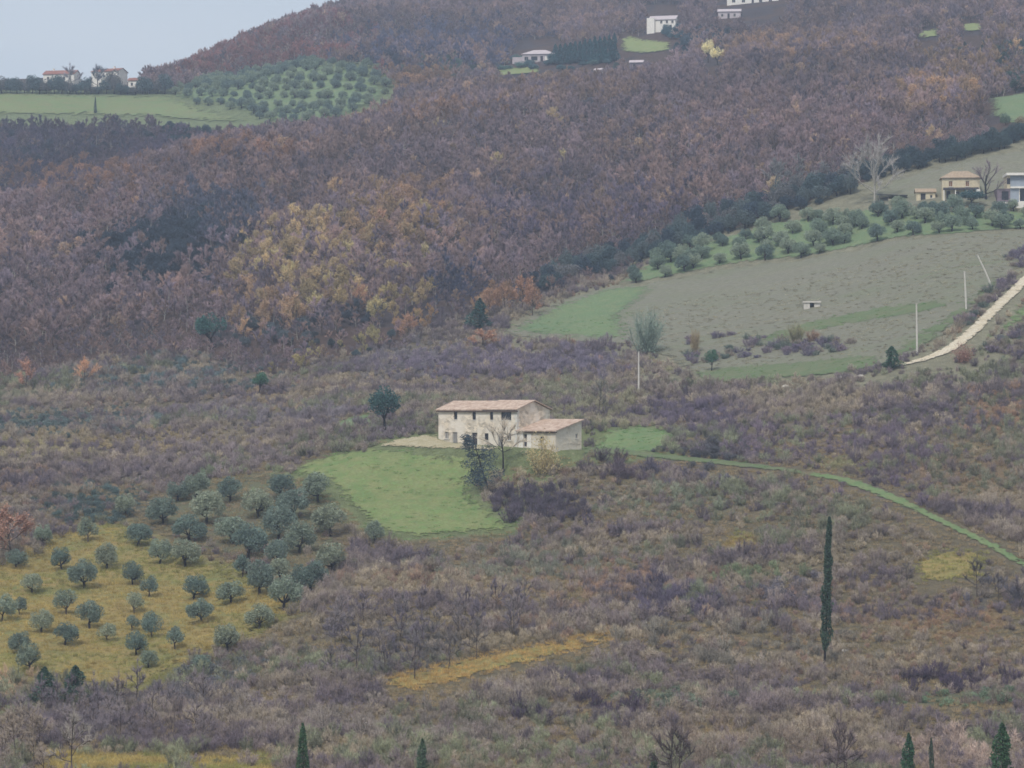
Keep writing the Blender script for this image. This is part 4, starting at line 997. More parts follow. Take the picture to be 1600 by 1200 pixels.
tree_px('evergreen_bush', FIR[1], 'dark green conical bush at the lower end of the white dirt track', 1393, 576, 541, 6.5, (58,84,68), 'bush', w_px=32, wproto=2.6)
tree_px('brown_bush', GREYT, 'olive brown bush at the lower edge of the fallow field', 1243, 537, 502, 8.0, (124,118,84), 'bush', w_px=34, wproto=6.4)
tree_px('brown_bush', GREYT, 'small reddish brown bush right of the olive brown bush', 1270, 534, 512, 8.0, (140,112,92), 'bush', w_px=24, wproto=6.4)
tree_px('brown_bush', GREYT, 'slender yellow brown sapling bush right of the grey-green tree', 1086, 552, 508, 8.0, (138,118,80), 'bush', w_px=18, wproto=6.4)
tree_px('green_bush', EVER[3], 'small green bush below the left end of the field shrubs', 1112, 580, 546, 6.1, (72,98,80), 'bush', w_px=22, wproto=4.6)
tree_px('pale_bare_tree', PALET, 'large spreading pale bare tree left of the upper farmhouse sheds', 1366, 322, 238, 11.0, (146,140,136), rz=0.7)
tree_px('bare_dark_tree', DARKT, 'dark bare tree between the cream farmhouse and the modern house', 1541, 312, 258, 7.6, (112,98,104))
tree_px('evergreen_bush', EVER[0], 'dark evergreen bush hiding the right corner of the cream upper farmhouse', 1517, 322, 295, 6.1, (60,84,86), 'bush', w_px=40, wproto=4.6)
tree_px('yellow_poplar', EVER[0], 'taller of two pale yellow trees below the far ridge houses', 1107, 98, 60, 6.1, (206,192,128), w_px=18, wproto=4.6)
tree_px('yellow_poplar', EVER[1], 'shorter of two pale yellow trees below the far ridge houses', 1121, 102, 72, 6.1, (206,192,128), w_px=20, wproto=4.6)
tree_px('field_cypress', CYPS, 'tiny dark cypress alone on the far left pasture', 149, 178, 151, 6.4, (66,78,76), w_px=5, wproto=1.5)
tree_px('rust_tree', GOLDT[2], 'rusty orange leaved tree at the left edge above the olive grove', 18, 874, 776, 8.2, (156,108,86), w_px=80, wproto=5.2)
for (u, vb, vt, w_, c, lb) in ((1420,1245,1146,34,(58,84,64),'dark green fir at the bottom edge left of a slender dark one'), (1455,1240,1152,13,(64,76,66),'slender dark fir at the bottom edge between two wider firs'),
                               (1566,1245,1130,50,(62,86,62),'wide ragged green fir at the bottom right corner'), (660,1222,1154,26,(78,94,76),'small dull green fir at the bottom edge below the gold grass strip'),
                               (1022,1228,1178,22,(66,88,64),'green fir tip at the bottom edge right of centre'), (70,1100,1042,48,(62,82,70),'left one of two dark evergreens at the foot of the olive grove'),
                               (118,1100,1040,50,(62,82,70),'right one of two dark evergreens at the foot of the olive grove')):
    tree_px('fir_tree', FIR[int(u) % 2], lb, u, vb, vt, 6.5, c, w_px=w_, wproto=2.6)

# trees along the far left crest: a hedge of separate crowns
for i, u in enumerate(np.arange(-30, 262, 11.5)):
    vt = 121 + 5 * math.sin(u * 0.06) + rg.random() * 7 + (9 if 58 < u < 122 else 0)
    if 136 < u < 162 or 182 < u < 214: vt = 132
    tree_px('hedge_tree', BUSHY[i % 3], 'dark evergreen in the row of trees along the left skyline', u, 147, vt - (4 if vt == 132 else 12) + 7 * rg.random(), 4.7, (76,90,92) if i % 3 else (96,96,96), group='hedge trees on the left crest', w_px=19 + rg.random() * 6, wproto=4.6)
tree_px('skyline_tree', OAK[0], 'grey bare tree rising behind the pale skyline house', 153, 142, 96, 8.2, (112,116,124))
tree_px('skyline_tree', OAK[1], 'faint bare tree between the two skyline houses', 112, 142, 98, 8.2, (130,128,134))
for i, u in enumerate(np.linspace(868, 960, 13)):
    tree_px('conifer_tree', FIR[i % 2], 'dark teal conifer in the row between the pale bungalow and the far meadow', u, 96 + rg.random() * 5, 66 - 16 * (u - 868) / 92 + rg.random() * 7, 6.5, (48,80,84), group='conifer row by the far meadow', w_px=15 + rg.random() * 6, wproto=2.6)

# golden and rust trees that stand out in the woods
GT = [(387,375),(495,330),(513,324),(540,364),(547,387),(457,380),(454,416),(481,425),(515,430),(522,411),(495,456),(407,460),(403,405),(369,416),(549,423),(580,364),(596,337),
      (630,319),(661,315),(632,355),(664,389),(610,416),(605,438),(567,452),(637,490),(657,452),(592,468),(461,474),(637,416),(590,395),(680,340),(700,320),(430,395),(620,380)]
for i, (u, v) in enumerate(GT):
    g = ground(u, v + 26); k = px_per_m(g)
    c = [(182,160,92), (170,140,86), (188,164,84), (160,132,86)][i % 4]
    if (u, v) in ((567,452), (596,337), (637,490)): c = (186,122,78)
    plant('golden_tree', GOLDT[i % 4], 'golden leaved tree on the wooded spur above and left of the farmhouse', 'tree', ground(u, v + 5 * k), rg.random() * 6, 0.62 + 0.25 * rg.random(), T(c), 'golden trees on the wooded spur')
for (u, v, c, lb, s_) in ((213,320,(182,128,84),'single orange tree in the brown wood on the left slope',.7),(130,572,(206,138,84),'bright orange tree at the lower left edge of the wood',.75),(40,582,(190,120,84),'reddish orange tree near the left frame edge at the wood foot',.8),
     (405,232,(180,116,80),'orange tree on the brown ridge below the far olive hill',.9),(440,228,(170,132,96),'tan tree right of the orange one on the brown ridge',.9),(997,230,(170,138,102),'tan tree high in the brown wood right of centre',.8),(880,247,(180,156,90),'yellow tree in the middle of the brown wood',.75),
     (777,253,(178,152,88),'yellow tree left of centre in the upper brown wood',.85),(863,182,(184,148,86),'gold tree near the crest of the brown wood',.9),(686,193,(168,146,104),'pale tan tree below the brown crest',.75),(770,332,(160,136,108),'tan tree in the wood above the gully',.75),
     (1091,222,(172,138,104),'pale orange tree in the wood left of two similar ones',.75),(1336,187,(196,164,92),'small yellow tree in the right hand wood',.6),(1376,163,(172,138,104),'tan tree above the small yellow one in the right wood',.75),(1460,135,(196,140,82),'tall orange tree in the upper right wood',1.0),
     (1477,104,(170,134,96),'tan tree above the tall orange one',.8),(1510,135,(160,128,96),'brown-tan tree right of the tall orange one',.8),(1273,223,(176,146,120),'pale pinkish tree in the right wood',.7),(1209,292,(170,146,110),'pale tan tree at the right wood foot by the dark hedge',.75),
     (1454,203,(176,146,104),'pale tree at the wood edge above the upper field hedge',.6),(1588,74,(200,148,84),'orange tree at the right frame edge among evergreens',.9),(1500,340-20,(110,120,110),'grey-green tree below the cream farmhouse porch',.5)):
    k = px_per_m(ground(u, v + 20))
    plant('autumn_tree', GOLDT[int(u) % 4], lb, 'tree', ground(u, v + 4.6 * s_ * k), rg.random() * 6, s_, T(c), 'autumn coloured trees in the woods')
for (u, v, c, s_) in ((765,470,(168,112,70),.8),(790,462,(160,108,70),.9),(815,458,(176,112,72),.95),(832,468,(170,108,70),.8),(745,478,(160,116,76),.7)):
    plant('oak_with_brown_leaves', GOLDT[int(u) % 4], 'russet leaved oak in the clump at the top of the grass strip', 'tree', ground(u, v + 26), rg.random() * 6, s_, T(c), 'russet oaks by the grass strip')
tree_px('russet_bush', GOLDT[3], 'low orange bush at the foot of the grass strip above the scrub', 752, 545, 512, 8.2, (184,118,78), 'bush', w_px=44, wproto=5.2)
tree_px('red_bush', YBUSH, 'reddish bush on the bank below the white dirt track', 1503, 566, 536, 5.2, (146,104,88), 'bush', w_px=36, wproto=4.2)

# saplings and bare trunks in the scrub
for (u, vb, vt, c, ln, lb) in ((183,1122,1046,(120,108,104),0.02,'thin bare sapling before the yellow grass below the olive grove'),(113,1218,1096,(140,132,124),0.0,'pale forked bare tree with ivy clad trunk at the bottom left'),
     (1048,1232,1112,(92,82,82),0.03,'left of two thin dark bare trunks at the bottom edge'),(1061,1232,1122,(92,82,82),-0.02,'right of two thin dark bare trunks at the bottom edge'),(1300,1232,1106,(104,92,92),-0.12,'forked bare sapling at the bottom edge below the tall cypress'),
     (1322,1228,1128,(104,92,92),0.05,'thin bare sapling right of the forked one at the bottom edge'),(1417,918,872,(92,86,88),0.0,'thin bare stem left of the small gold grass patch on the right'),(1527,934,864,(78,74,74),0.02,'dark bare tree at the right end of the gold grass patch'),
     (1590,952,866,(92,84,88),-0.25,'bare tree leaning left near the right frame edge'),(1560,945,888,(96,90,92),0.05,'thin bare tree between a dark trunk and a leaning one on the right'),(935,648,585,(110,108,100),0.0,'thin bare sapling right of the farmhouse annex on the grass bank'),
     (648,1062,985,(100,94,98),0.02,'slim bare tree at the left end of the gold grass strip'),(600,1058,1000,(100,94,98),0.0,'slim bare tree just left of the gold grass strip'),(700,1048,975,(104,98,98),0.03,'bare tree above the left part of the gold grass strip'),
     (556,1046,965,(100,94,98),-0.03,'bare tree below the right end of the olive grove'),(520,1060,1000,(106,100,102),0.0,'slender bare tree below the large right olives'),(745,1030,955,(106,100,98),0.0,'bare tree above the middle of the gold grass strip')):
    tree_px('bare_sapling', SAPL[int(u) % 4], lb, u, vb, vt, 5.8, c, lean=ln)
for i in range(34):
    u = 30 + rg.random() * 300; v = 1100 + rg.random() * 70
    tree_px('thicket_sapling', SAPL[i % 4], 'slender grey sapling in the thicket at the lower left below the olive grove', u, v, v - 45 - 30 * rg.random(), 5.8, (124,114,114) if i % 2 else (108,100,106), group='saplings at the lower left')
for i in range(14):
    u = -10 + rg.random() * 80; v = 1150 + rg.random() * 90
    tree_px('pale_sapling', SAPL[i % 4], 'pale straw coloured sapling at the bottom left corner', u, v, v - 50 - 30 * rg.random(), 5.8, (138,124,110), group='pale saplings at the bottom left corner')
for i in range(26):
    u = 500 + rg.random() * 330; v = 985 + rg.random() * 60 - (u - 500) * 0.12
    tree_px('thicket_sapling', SAPL[i % 4], 'bare grey sapling in the thicket above the gold grass strip', u, v, v - 40 - 30 * rg.random(), 5.8, (116,108,108) if i % 2 else (104,96,104), group='saplings above the gold strip')

# ------------------------------------------------------------------ olive trees
OL = [(67,836,30),(24,871,30),(52,909,32),(97,873,32),(139,830,28),(132,896,42),(168,869,36),(214,833,36),(249,861,36),(254,794,46),(197,789,32),(206,896,32),(102,944,28),(140,961,38),(63,970,32),(102,987,38),
      (2,954,28),(31,949,20),(210,944,24),(232,918,24),(236,974,24),(206,976,18),(326,793,44),(360,763,36),(306,757,34),(278,765,32),(402,783,42),(440,757,38),(497,761,38),(456,785,44),(516,809,46),(295,822,40),(362,824,42),
      (434,817,44),(291,863,38),(388,846,44),(469,840,42),(436,863,34),(521,870,40),(482,898,48),(443,926,50),(404,904,46),(440,890,32),(302,915,38),(360,922,38),(315,952,38),(406,960,40),(378,887,24),(48,1027,38),(30,1003,32),
      (168,989,22),(212,1006,32),(233,1028,30),(274,1000,24),(356,993,42),(236,981,26),(586,828,30),(315,1036,32)]
named = {(254,794):'large pale topped olive tree at the upper left of the lower grove', (516,809):'big olive with pale crown and dark green middle beside the lawn', (443,926):'broad olive tree at the lower right edge of the lower grove',
         (482,898):'tall olive tree at the right edge of the lower grove above the broadest one', (497,761):'round olive tree right against the left tip of the lawn', (586,828):'small dark olive standing alone below the lawn',
         (356,993):'lowest large olive at the right end of the yellow slope', (132,896):'tall double rounded olive in the middle of the yellow slope', (378,887):'small dark round olive at the tip of the yellow slope', (168,989):'tiny sparse olive low on the yellow slope',
         (48,1027):'lowest olive at the left edge of the yellow slope', (406,960):'pale olive at the lower right just above the scrub', (440,757):'topmost olive of the grove left of the lawn tip'}
for i, (u, v, w_) in enumerate(OL):
    g = ground(u, v); k = px_per_m(g); small = w_ < 29; yel = u < 280 or v > 880
    s_ = w_ / k / (2.1 if small else (3.4 if yel else 3.2)); pr = (OLIVE_S if small else OLIVE)[i % (3 if small else 5)]
    c = [(122,132,116), (108,120,110), (132,138,118), (98,112,104)][i % 4]
    lb = named.get((u, v), ('grey-green olive tree standing in the yellow dry grass of the lower left slope' if yel else 'grey-green olive tree in the crowded upper part of the grove left of the lawn'))
    if small and (u, v) not in named: lb = 'small thin olive tree among bigger ones on the yellow slope'
    plant('olive_tree', pr, lb, 'olive tree', ground(u, v + (1.35 if small else 2.0) * s_ * k), rg.random() * 6, (s_ * (0.88 + 0.3 * rg.random()), s_ * (0.88 + 0.3 * rg.random()), s_ * (0.9 + 0.3 * rg.random())), T(c, 1.2 + 0.35 * rg.random()), 'olive trees of the lower left grove')

def grove(poly, sp, jit, rot, cols, label, group, sc, lim, dens=1.0):
    W = poly_px(poly); c0 = W.mean(0); n = 0; R_ = 260
    ca, sa = math.cos(rot), math.sin(rot)
    for i in range(-60, 60):
        for j in range(-60, 60):
            a = i * sp[0]; b = j * sp[1]
            x = c0[0] + a * ca - b * sa + rg.normal() * jit; y = c0[1] + a * sa + b * ca + rg.normal() * jit
            if not inside(W, np.array([x]), np.array([y]))[0] or rg.random() > dens or n >= lim: continue
            z = float(H(x, y)); u, v = project(x, y, z)
            if u < -40 or u > 1640: continue
            s_ = sc * (0.75 + 0.5 * rg.random()); n += 1
            if group.endswith('right grove') and 1365 < u < 1545 and v < 330: continue
            plant('olive_tree', OLIVE[int(rg.integers(5))], label(u, v), 'olive tree', (x, y, z), rg.random() * 6, (s_, s_, s_ * 0.92), T(cols[int(rg.integers(len(cols)))], 1.25), group)
    return n
n1 = grove(UGROVE, (5.8, 8.6), 0.5, R(-35), [(118,132,118), (104,120,114), (130,142,122)],
      lambda u, v: 'olive tree in the diagonal rows on the ' + ('left' if u < 400 else 'right' if u > 510 else 'middle') + ' of the far olive hill', 'olive rows on the far hill', 1.05, 260)
n2 = grove(RGROVE, (4.5, 5.6), 1.2, R(10), [(122,136,120), (102,118,110), (138,148,128)],
      lambda u, v: 'olive tree on the ' + ('narrow left tip' if u < 1120 else 'middle' if u < 1380 else 'right part') + ' of the terrace above the fallow field', 'olive trees of the right grove', 1.02, 200, 0.9)
print('olives', n1, n2)

# ------------------------------------------------------------------ dark hedges and garden evergreens
def hedge(line, rows, step, label, group, cols, h_px, w_px):
    for r_ in range(rows):
        for (a, b) in zip(line, line[1:]):
            n_ = max(1, int(math.hypot(b[0] - a[0], b[1] - a[1]) / step))
            for i in range(n_):
                t_ = (i + rg.random()) / n_; u = a[0] + (b[0] - a[0]) * t_; v = a[1] + (b[1] - a[1]) * t_ - r_ * 9 + rg.normal() * 2.5
                tree_px('hedge_tree', BUSHY[int(rg.integers(3))], label(u), u, v, v - h_px * (0.7 + 0.6 * rg.random()), 4.7, cols[int(rg.integers(len(cols)))], group=group, w_px=w_px * (0.8 + 0.5 * rg.random()), wproto=4.6)
hedge([(842,462),(900,436),(960,424),(1005,412),(1055,390),(1130,364),(1200,342),(1270,318),(1345,296)], 3, 16,
      lambda u: 'dark blue-green evergreen in the long hedge above the ' + ('green tip of the field' if u < 960 else 'left olive trees of the terrace' if u < 1150 else 'right olive trees of the terrace'), 'evergreen hedge above the olive terrace',
      [(60,74,78), (68,82,84), (54,66,76), (80,90,90), (96,96,96)], 30, 25)
hedge([(1345,284),(1400,270),(1470,253),(1540,237),(1640,212)], 2, 14, lambda u: 'dark evergreen in the hedge along the top of the upper right field', 'hedge along the upper right field', [(54,68,74), (62,76,78)], 24, 22)
hedge([(770,114),(800,106),(830,106),(880,108),(930,104),(962,98)], 2, 13, lambda u: 'grey-green evergreen in the garden around the pale bungalow', 'garden evergreens round the bungalow', [(84,108,104), (70,94,98), (96,116,106)], 9, 15)
hedge([(1030,62),(1070,62),(1100,50)], 2, 11, lambda u: 'dark teal evergreen below the white villa by the far meadow', 'evergreens below the white villa', [(60,84,92), (70,92,98)], 15, 15)
hedge([(1560,200),(1600,196),(1650,192)], 1, 14, lambda u: 'bush along the lower edge of the right hand meadow', 'bushes by the right meadow', [(92,108,92), (128,118,92)], 16, 16)

# ------------------------------------------------------------------ woods, scrub and grass
AZ = np.linspace(-0.27, 0.27, 361); DD = np.arange(170, 1680, 4.0)
SL = H(AZ[:, None] * DD[None], np.broadcast_to(DD, (len(AZ), len(DD)))) / DD
SLM = np.maximum.accumulate(SL, axis=1)
def seen(x, y, z, top):
    a = np.clip(((x / y) + 0.27) / 0.0015, 0, len(AZ) - 1).round().astype(int)
    d = np.clip(((y - 14 - 170) / 4), 0, len(DD) - 1).astype(int)
    return (z + top) / y >= SLM[a, d] - 0.002
def candidates(x0, x1, y0, y1, sp, rng_):
    X, Y = np.meshgrid(np.arange(x0, x1, sp), np.arange(y0, y1, sp))
    X = X.ravel() + (rng_.random(X.size) - 0.5) * sp; Y = Y.ravel() + (rng_.random(Y.size) - 0.5) * sp
    keep = np.abs(X) < Y * 0.225 + 12
    X, Y = X[keep], Y[keep]; Z = H(X, Y); u, v = project(X, Y, Z)
    return X, Y, Z, u, v
def in_any(polys, u, v):
    m = np.zeros(len(u), bool)
    for q in polys: m |= inside(q, u, v)
    return m

def instancer(name, protos, X, Y, Z, idx, scl, tint, label, cat, rng_, tilt=0.06):
    """one object of countless plants (geometry nodes)"""
    pc = bpy.data.collections.new(name + '_kinds')
    for i, me_ in enumerate(protos):
        o = bpy.data.objects.new('%s_kind_%02d' % (name, i), me_); pc.objects.link(o)
    n = len(X); me_ = bpy.data.meshes.new(name); me_.vertices.add(n)
    me_.vertices.foreach_set('co', np.column_stack([X, Y, Z]).astype(np.float32).ravel())
    def att(nm, typ, data, key):
        a = me_.attributes.new(nm, typ, 'POINT'); a.data.foreach_set(key, np.ascontiguousarray(data).ravel())
    rot = np.column_stack([rng_.normal(size=n) * tilt, rng_.normal(size=n) * tilt, rng_.random(n) * 6.28]).astype(np.float32)
    att('rot', 'FLOAT_VECTOR', rot, 'vector'); att('scl', 'FLOAT_VECTOR', scl.astype(np.float32), 'vector')
    att('idx', 'INT', idx.astype(np.int32), 'value'); att('tint', 'FLOAT_COLOR', np.column_stack([tint, np.ones(n)]).astype(np.float32), 'color')
    o = obj(name, me_); tag(o, label, cat, kind='stuff')
    g = bpy.data.node_groups.new(name, 'GeometryNodeTree')
    g.interface.new_socket('Geometry', in_out='INPUT', socket_type='NodeSocketGeometry'); g.interface.new_socket('Geometry', in_out='OUTPUT', socket_type='NodeSocketGeometry')
    N, L = g.nodes, g.links
    gi = N.new('NodeGroupInput'); go = N.new('NodeGroupOutput'); mp_ = N.new('GeometryNodeMeshToPoints'); ip = N.new('GeometryNodeInstanceOnPoints')
    ci = N.new('GeometryNodeCollectionInfo'); ci.inputs['Collection'].default_value = pc; ci.inputs['Separate Children'].default_value = True; ci.inputs['Reset Children'].default_value = True
    def na(nm, t):
        a = N.new('GeometryNodeInputNamedAttribute'); a.data_type = t; a.inputs['Name'].default_value = nm; return a.outputs['Attribute']
    L.new(gi.outputs[0], mp_.inputs['Mesh']); L.new(mp_.outputs[0], ip.inputs['Points']); L.new(ci.outputs[0], ip.inputs['Instance'])
    ip.inputs['Pick Instance'].default_value = True
    L.new(na('idx', 'INT'), ip.inputs['Instance Index'])
    er = N.new('FunctionNodeEulerToRotation'); L.new(na('rot', 'FLOAT_VECTOR'), er.inputs[0]); L.new(er.outputs[0], ip.inputs['Rotation'])
    L.new(na('scl', 'FLOAT_VECTOR'), ip.inputs['Scale']); L.new(ip.outputs[0], go.inputs[0])
    md = o.modifiers.new('plants', 'NODES'); md.node_group = g
    return o

for (x0, y0, x1, y1) in ((50,96,225,146),(805,62,875,102),(1005,8,1064,56),(1112,-40,1232,30),(1366,255,1470,322),(1460,250,1680,330),(978,92,1006,110),(926,100,942,115)):
    CLEAR.append(np.array([(x0, y0), (x1, y0), (x1, y1), (x0, y1)], float))

# --- woods
rw = np.random.default_rng(41)
X, Y, Z, u, v = candidates(-330, 330, 540, 1480, 3.05, rw)
fl = forest_limit(u)
k = (v < fl + (rw.random(len(u)) - 0.5) * 16) & seen(X, Y, Z, 9)
far_only = (u < 225) & (v < 150); k &= ~far_only
for hz_ in (0.5, 2.5, 4.5):
    uu, vv = project(X, Y, Z + hz_); k &= ~(in_any(CLEAR, uu, vv) & (Y < 1150)) & ~in_any(CLEAR[4:], uu, vv)
TALL = [np.array([(x0, y0), (x1, y0), (x1, y1), (x0, y1)], float) for x0, y0, x1, y1 in ((1096,58,1132,98), (1430,42,1472,64), (1503,34,1538,54), (964,56,1056,86),  (864,52,964,98), (790,66,864,104), (1012,20,1062,50))]
for hz_ in (5.5, 7.0):
    uu, vv = project(X, Y, Z + hz_); k &= ~in_any(TALL, uu, vv)
for W in SHEETS.values(): k &= ~inside(W, X, Y)
X, Y, Z, u, v = [a[k] for a in (X, Y, Z, u, v)]
n = len(X)
q1 = fbm(X / 22, Y / 22, 71); q2 = fbm(X / 60 + 9, Y / 60, 73, 2); q3 = rw.random(n)
pal = np.array([(121,104,107), (128,107,103), (112,100,108), (132,108,100), (117,102,107)], float)
t = np.clip((q1 - 0.3) * 2.2 + (q3 - 0.5) * 0.9, 0, 0.999); base = pal[(t * 4).astype(int)]
base *= (0.78 + 0.42 * fbm(X / 30 + 4, Y / 30, 77))[:, None]; base[q3 > 0.98] = (156, 128, 104)
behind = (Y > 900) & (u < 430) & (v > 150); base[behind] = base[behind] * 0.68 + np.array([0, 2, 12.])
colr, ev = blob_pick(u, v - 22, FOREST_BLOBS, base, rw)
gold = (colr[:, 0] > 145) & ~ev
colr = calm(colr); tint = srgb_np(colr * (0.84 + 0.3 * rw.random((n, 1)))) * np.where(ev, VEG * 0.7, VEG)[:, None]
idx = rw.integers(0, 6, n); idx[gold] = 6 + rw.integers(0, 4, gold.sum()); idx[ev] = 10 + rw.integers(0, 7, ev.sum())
sc = 0.46 + 0.42 * rw.random(n) ** 1.4; sc *= np.where(Y > 950, 0.95, 1.0); sc = np.where(ev, sc * 0.95, sc)
edge = np.clip((fl[k] - v) / 60, 0.55, 1); sc = sc * edge
scl = np.stack([sc * (0.9 + 0.25 * rw.random(n)), sc * (0.9 + 0.25 * rw.random(n)), sc * (0.9 + 0.2 * rw.random(n))], 1)
# the trees that show largest are single trees, the rest one wood
vis = (u > -20) & (u < 1620) & (v > 40) & seen(X, Y, Z, 2.0)
size = np.where(vis, scl[:, 2] / Y, 0)
order = np.argsort(-size)[:300]
single = np.zeros(n, bool); single[order] = True
protos = [p_['joined'] for p_ in OAK + GOLDT + EVER + BUSHY]; pp = OAK + GOLDT + EVER + BUSHY
WOODMARK = [(330,520,'round dark pine'),(130,575,'bright orange tree'),(40,585,'reddish orange tree'),(405,600,'golden shrubs'),(750,495,'dark conical evergreen'),(800,460,'russet oak clump'),
            (700,440,'dark gully'),(495,456,'foot of the golden spur'),(600,430,'middle of the golden spur'),(640,490,'orange oak below the spur'),(220,400,'dark hollow on the left'),(900,430,'left end of the hedge'),
            (1100,365,'middle of the long hedge'),(1300,300,'right end of the hedge'),(1366,280,'large pale bare tree'),(1500,235,'upper field hedge'),(60,470,'left frame edge above the scrub'),(420,500,'lower left flank of the spur'),(560,545,'yellow green shrubs below the spur')]
def nearest(marks, u_, v_): return min(marks, key=lambda q: (q[0] - u_) ** 2 + ((q[1] - v_) * 1.6) ** 2)[2]
for i in order:
    side = 'near the ' + nearest(WOODMARK, u[i], v[i] - 20)
    kd = 'dark evergreen tree' if ev[i] else 'yellow brown leaved tree' if gold[i] else 'bare brown tree'
    plant('wood_tree', pp[idx[i]], '%s at the wood edge %s' % (kd, side), 'tree', (X[i], Y[i], Z[i]), rw.random() * 6, tuple(scl[i]), tint[i], '%ss at the wood edge %s' % (kd, side))
m_ = ~single
instancer('forest', protos, X[m_], Y[m_], Z[m_], idx[m_], scl[m_], tint[m_], 'brown and purple bare autumn wood covering the whole hillside behind', 'forest', rw)
print('wood', n)

# --- scrub
OPEN = [SHEETS[k_] for k_ in SHEETS if k_.startswith(('lawn', 'farmyard', 'dirt_track', 'grass_path', 'fallow_field', 'grass_strip', 'dry_grass_slope', 'upper_field', 'olive_terrace', 'grass_verge'))]
HARD = [SHEETS[k_] for k_ in SHEETS if k_.startswith(('dirt_track', 'grass_path', 'grass_lane', 'farmyard'))]
HALF = [SHEETS[k_] for k_ in SHEETS if k_.startswith(('grove_floor', 'dry_grass_patch', 'grass_lane'))]
HOUSEPX = [np.array(q, float) for q in ([(676,600),(915,600),(915,712),(676,712)], )]
def scrub_base(X, Y, rng_):
    q1 = fbm(X / 16, Y / 5.5, 81); q2 = fbm(X / 40, Y / 16, 83, 2); r = rng_.random(len(X))
    pal = np.array([(106,96,102), (118,106,106), (128,115,110), (136,124,112), (145,131,113), (153,138,114)], float)
    olive = np.array([(112,112,94), (124,126,100)], float); rust = np.array([(150,122,98), (138,110,96)], float)
    t = np.clip((q1 - 0.27) * 2.1 + (r - 0.5) * 0.5, 0, 0.999); out = pal[(t * 6).astype(int)]
    r2 = rng_.random(len(X)); m1 = (q2 > 0.62) & (r2 < 0.5); out[m1] = olive[(r[m1] * 2).astype(int)]
    m2 = (q2 < 0.34) & (r2 < 0.3); out[m2] = rust[(r[m2] * 2).astype(int)]
    return out
rs = np.random.default_rng(43)
def scrub_set(y0, y1, sp, rng_):
    X, Y, Z, u, v = candidates(-150, 160, y0, y1, sp, rng_)
    k = (v >= forest_limit(u) - 10) & seen(X, Y, Z, 3)
    jx = X + rng_.normal(size=len(X)) * 0.9; jy = Y + rng_.normal(size=len(X)) * 1.6
    for W in OPEN: k &= ~inside(W, jx, jy)
    for W in HARD: k &= ~inside(W, X, Y)
    half = np.zeros(len(X), bool)
    for W in HALF: half |= inside(W, X, Y)
    k &= ~half | (rng_.random(len(X)) < 0.08)
    # nothing tall right before the house front, lawn or paths
    for hz_ in (1.0, 2.0):
        uu, vv = project(X, Y, Z + hz_)
        k &= ~((in_any(HOUSEPX, uu, vv)) & (Y < 472))
        for nm in (PATH, TRACK, LAWN, LANE, GOLDS[0], GOLDS[1]):
            k &= ~(inside(np.array(nm, float), uu, vv) & (rng_.random(len(X)) < 0.9))
    dens = fbm(X / 7 + 3, Y / 7, 91, 2)
    k &= (dens > 0.36) | (rng_.random(len(X)) < 0.35)
    return [a[k] for a in (X, Y, Z, u, v)]
X, Y, Z, u, v = scrub_set(235, 640, 1.15, rs)
n = len(X)
base = scrub_base(X, Y, rs); colr, ev = blob_pick(u, v - 10, SCRUB_BLOBS, base, rs)
grassy = (colr[:, 0] - colr[:, 2] > 34) & ~ev
colr = calm(colr); tint = srgb_np(colr * (0.82 + 0.26 * rs.random((n, 1)))) * VEG * 1.07
idx = rs.integers(0, 6, n); idx[ev] = 6 + rs.integers(0, 3, ev.sum())
big = fbm(X / 12, Y / 12, 95, 2)
s0 = (0.3 + 0.5 * rs.random(n) ** 2.4) * (0.55 + 0.9 * big); s0 = np.where(grassy, s0 * 0.7, s0)
dark = (colr.sum(1) < 275) & ~ev; s0 = np.where(dark, s0 * 1.3, s0)
scl = np.stack([s0 * 1.15, s0 * 1.15, s0 * (0.8 + 0.5 * rs.random(n))], 1)
vis = (u > -10) & (u < 1610) & (v < 1215) & seen(X, Y, Z, 0.3)
order = np.argsort(-np.where(vis, scl[:, 2] / Y, 0))[:300]
single = np.zeros(n, bool); single[order] = True
ps = SHRUB + SHRUB_E
SCRUBMARK = [(1290,950,'tall cypress'),(1290,1090,'forked sapling below the cypress'),(680,1060,'left half of the gold grass strip'),(880,1020,'right half of the gold grass strip'),(1480,885,'small gold grass patch'),(1400,780,'green path'),(473,1170,'small cypress'),
             (764,765,'leaning pine'),(850,790,'dark bush mass below the farmhouse'),(1050,1170,'two thin dark trunks'),(1420,1180,'slender bottom firs'),(1566,1160,'bottom right fir'),(356,1010,'lowest right olive'),(480,930,'right edge of the olive grove'),
             (113,1150,'pale forked tree'),(70,1060,'two dark evergreens of the grove foot'),(660,1170,'small dull fir'),(950,900,'rusty patch of middle scrub'),(1550,930,'leaning bare tree on the right'),(890,1110,'dark hollow of the lower middle'),(1500,1070,'green strip of the lower right'),
             (1160,842,'yellow patch above the cypress'),(250,1150,'bottom left straw patch'),(620,900,'lawn foot'),(1100,1000,'middle right scrub'),(840,1180,'bottom edge middle'),(1190,1180,'bottom edge right of centre')]
for i in order:
    zone = nearest(SCRUBMARK, u[i], v[i] - 10)
    kd = 'leafy grey-green shrub' if ev[i] else 'dark purple bare shrub' if dark[i] else 'bare twiggy shrub'
    plant('shrub', ps[idx[i]], '%s in the scrub near the %s' % (kd, zone), 'shrub', (X[i], Y[i], Z[i]), rs.random() * 6, tuple(scl[i]), tint[i], '%ss near the %s' % (kd, zone), crown='twigs', trunk='stems')
m_ = ~single
instancer('scrub', [p_['joined'] for p_ in ps], X[m_], Y[m_], Z[m_], idx[m_], scl[m_], tint[m_], 'grey and purple bare scrub covering the slopes around the farmhouse', 'scrub', rs, 0.1)
print('scrub', n)

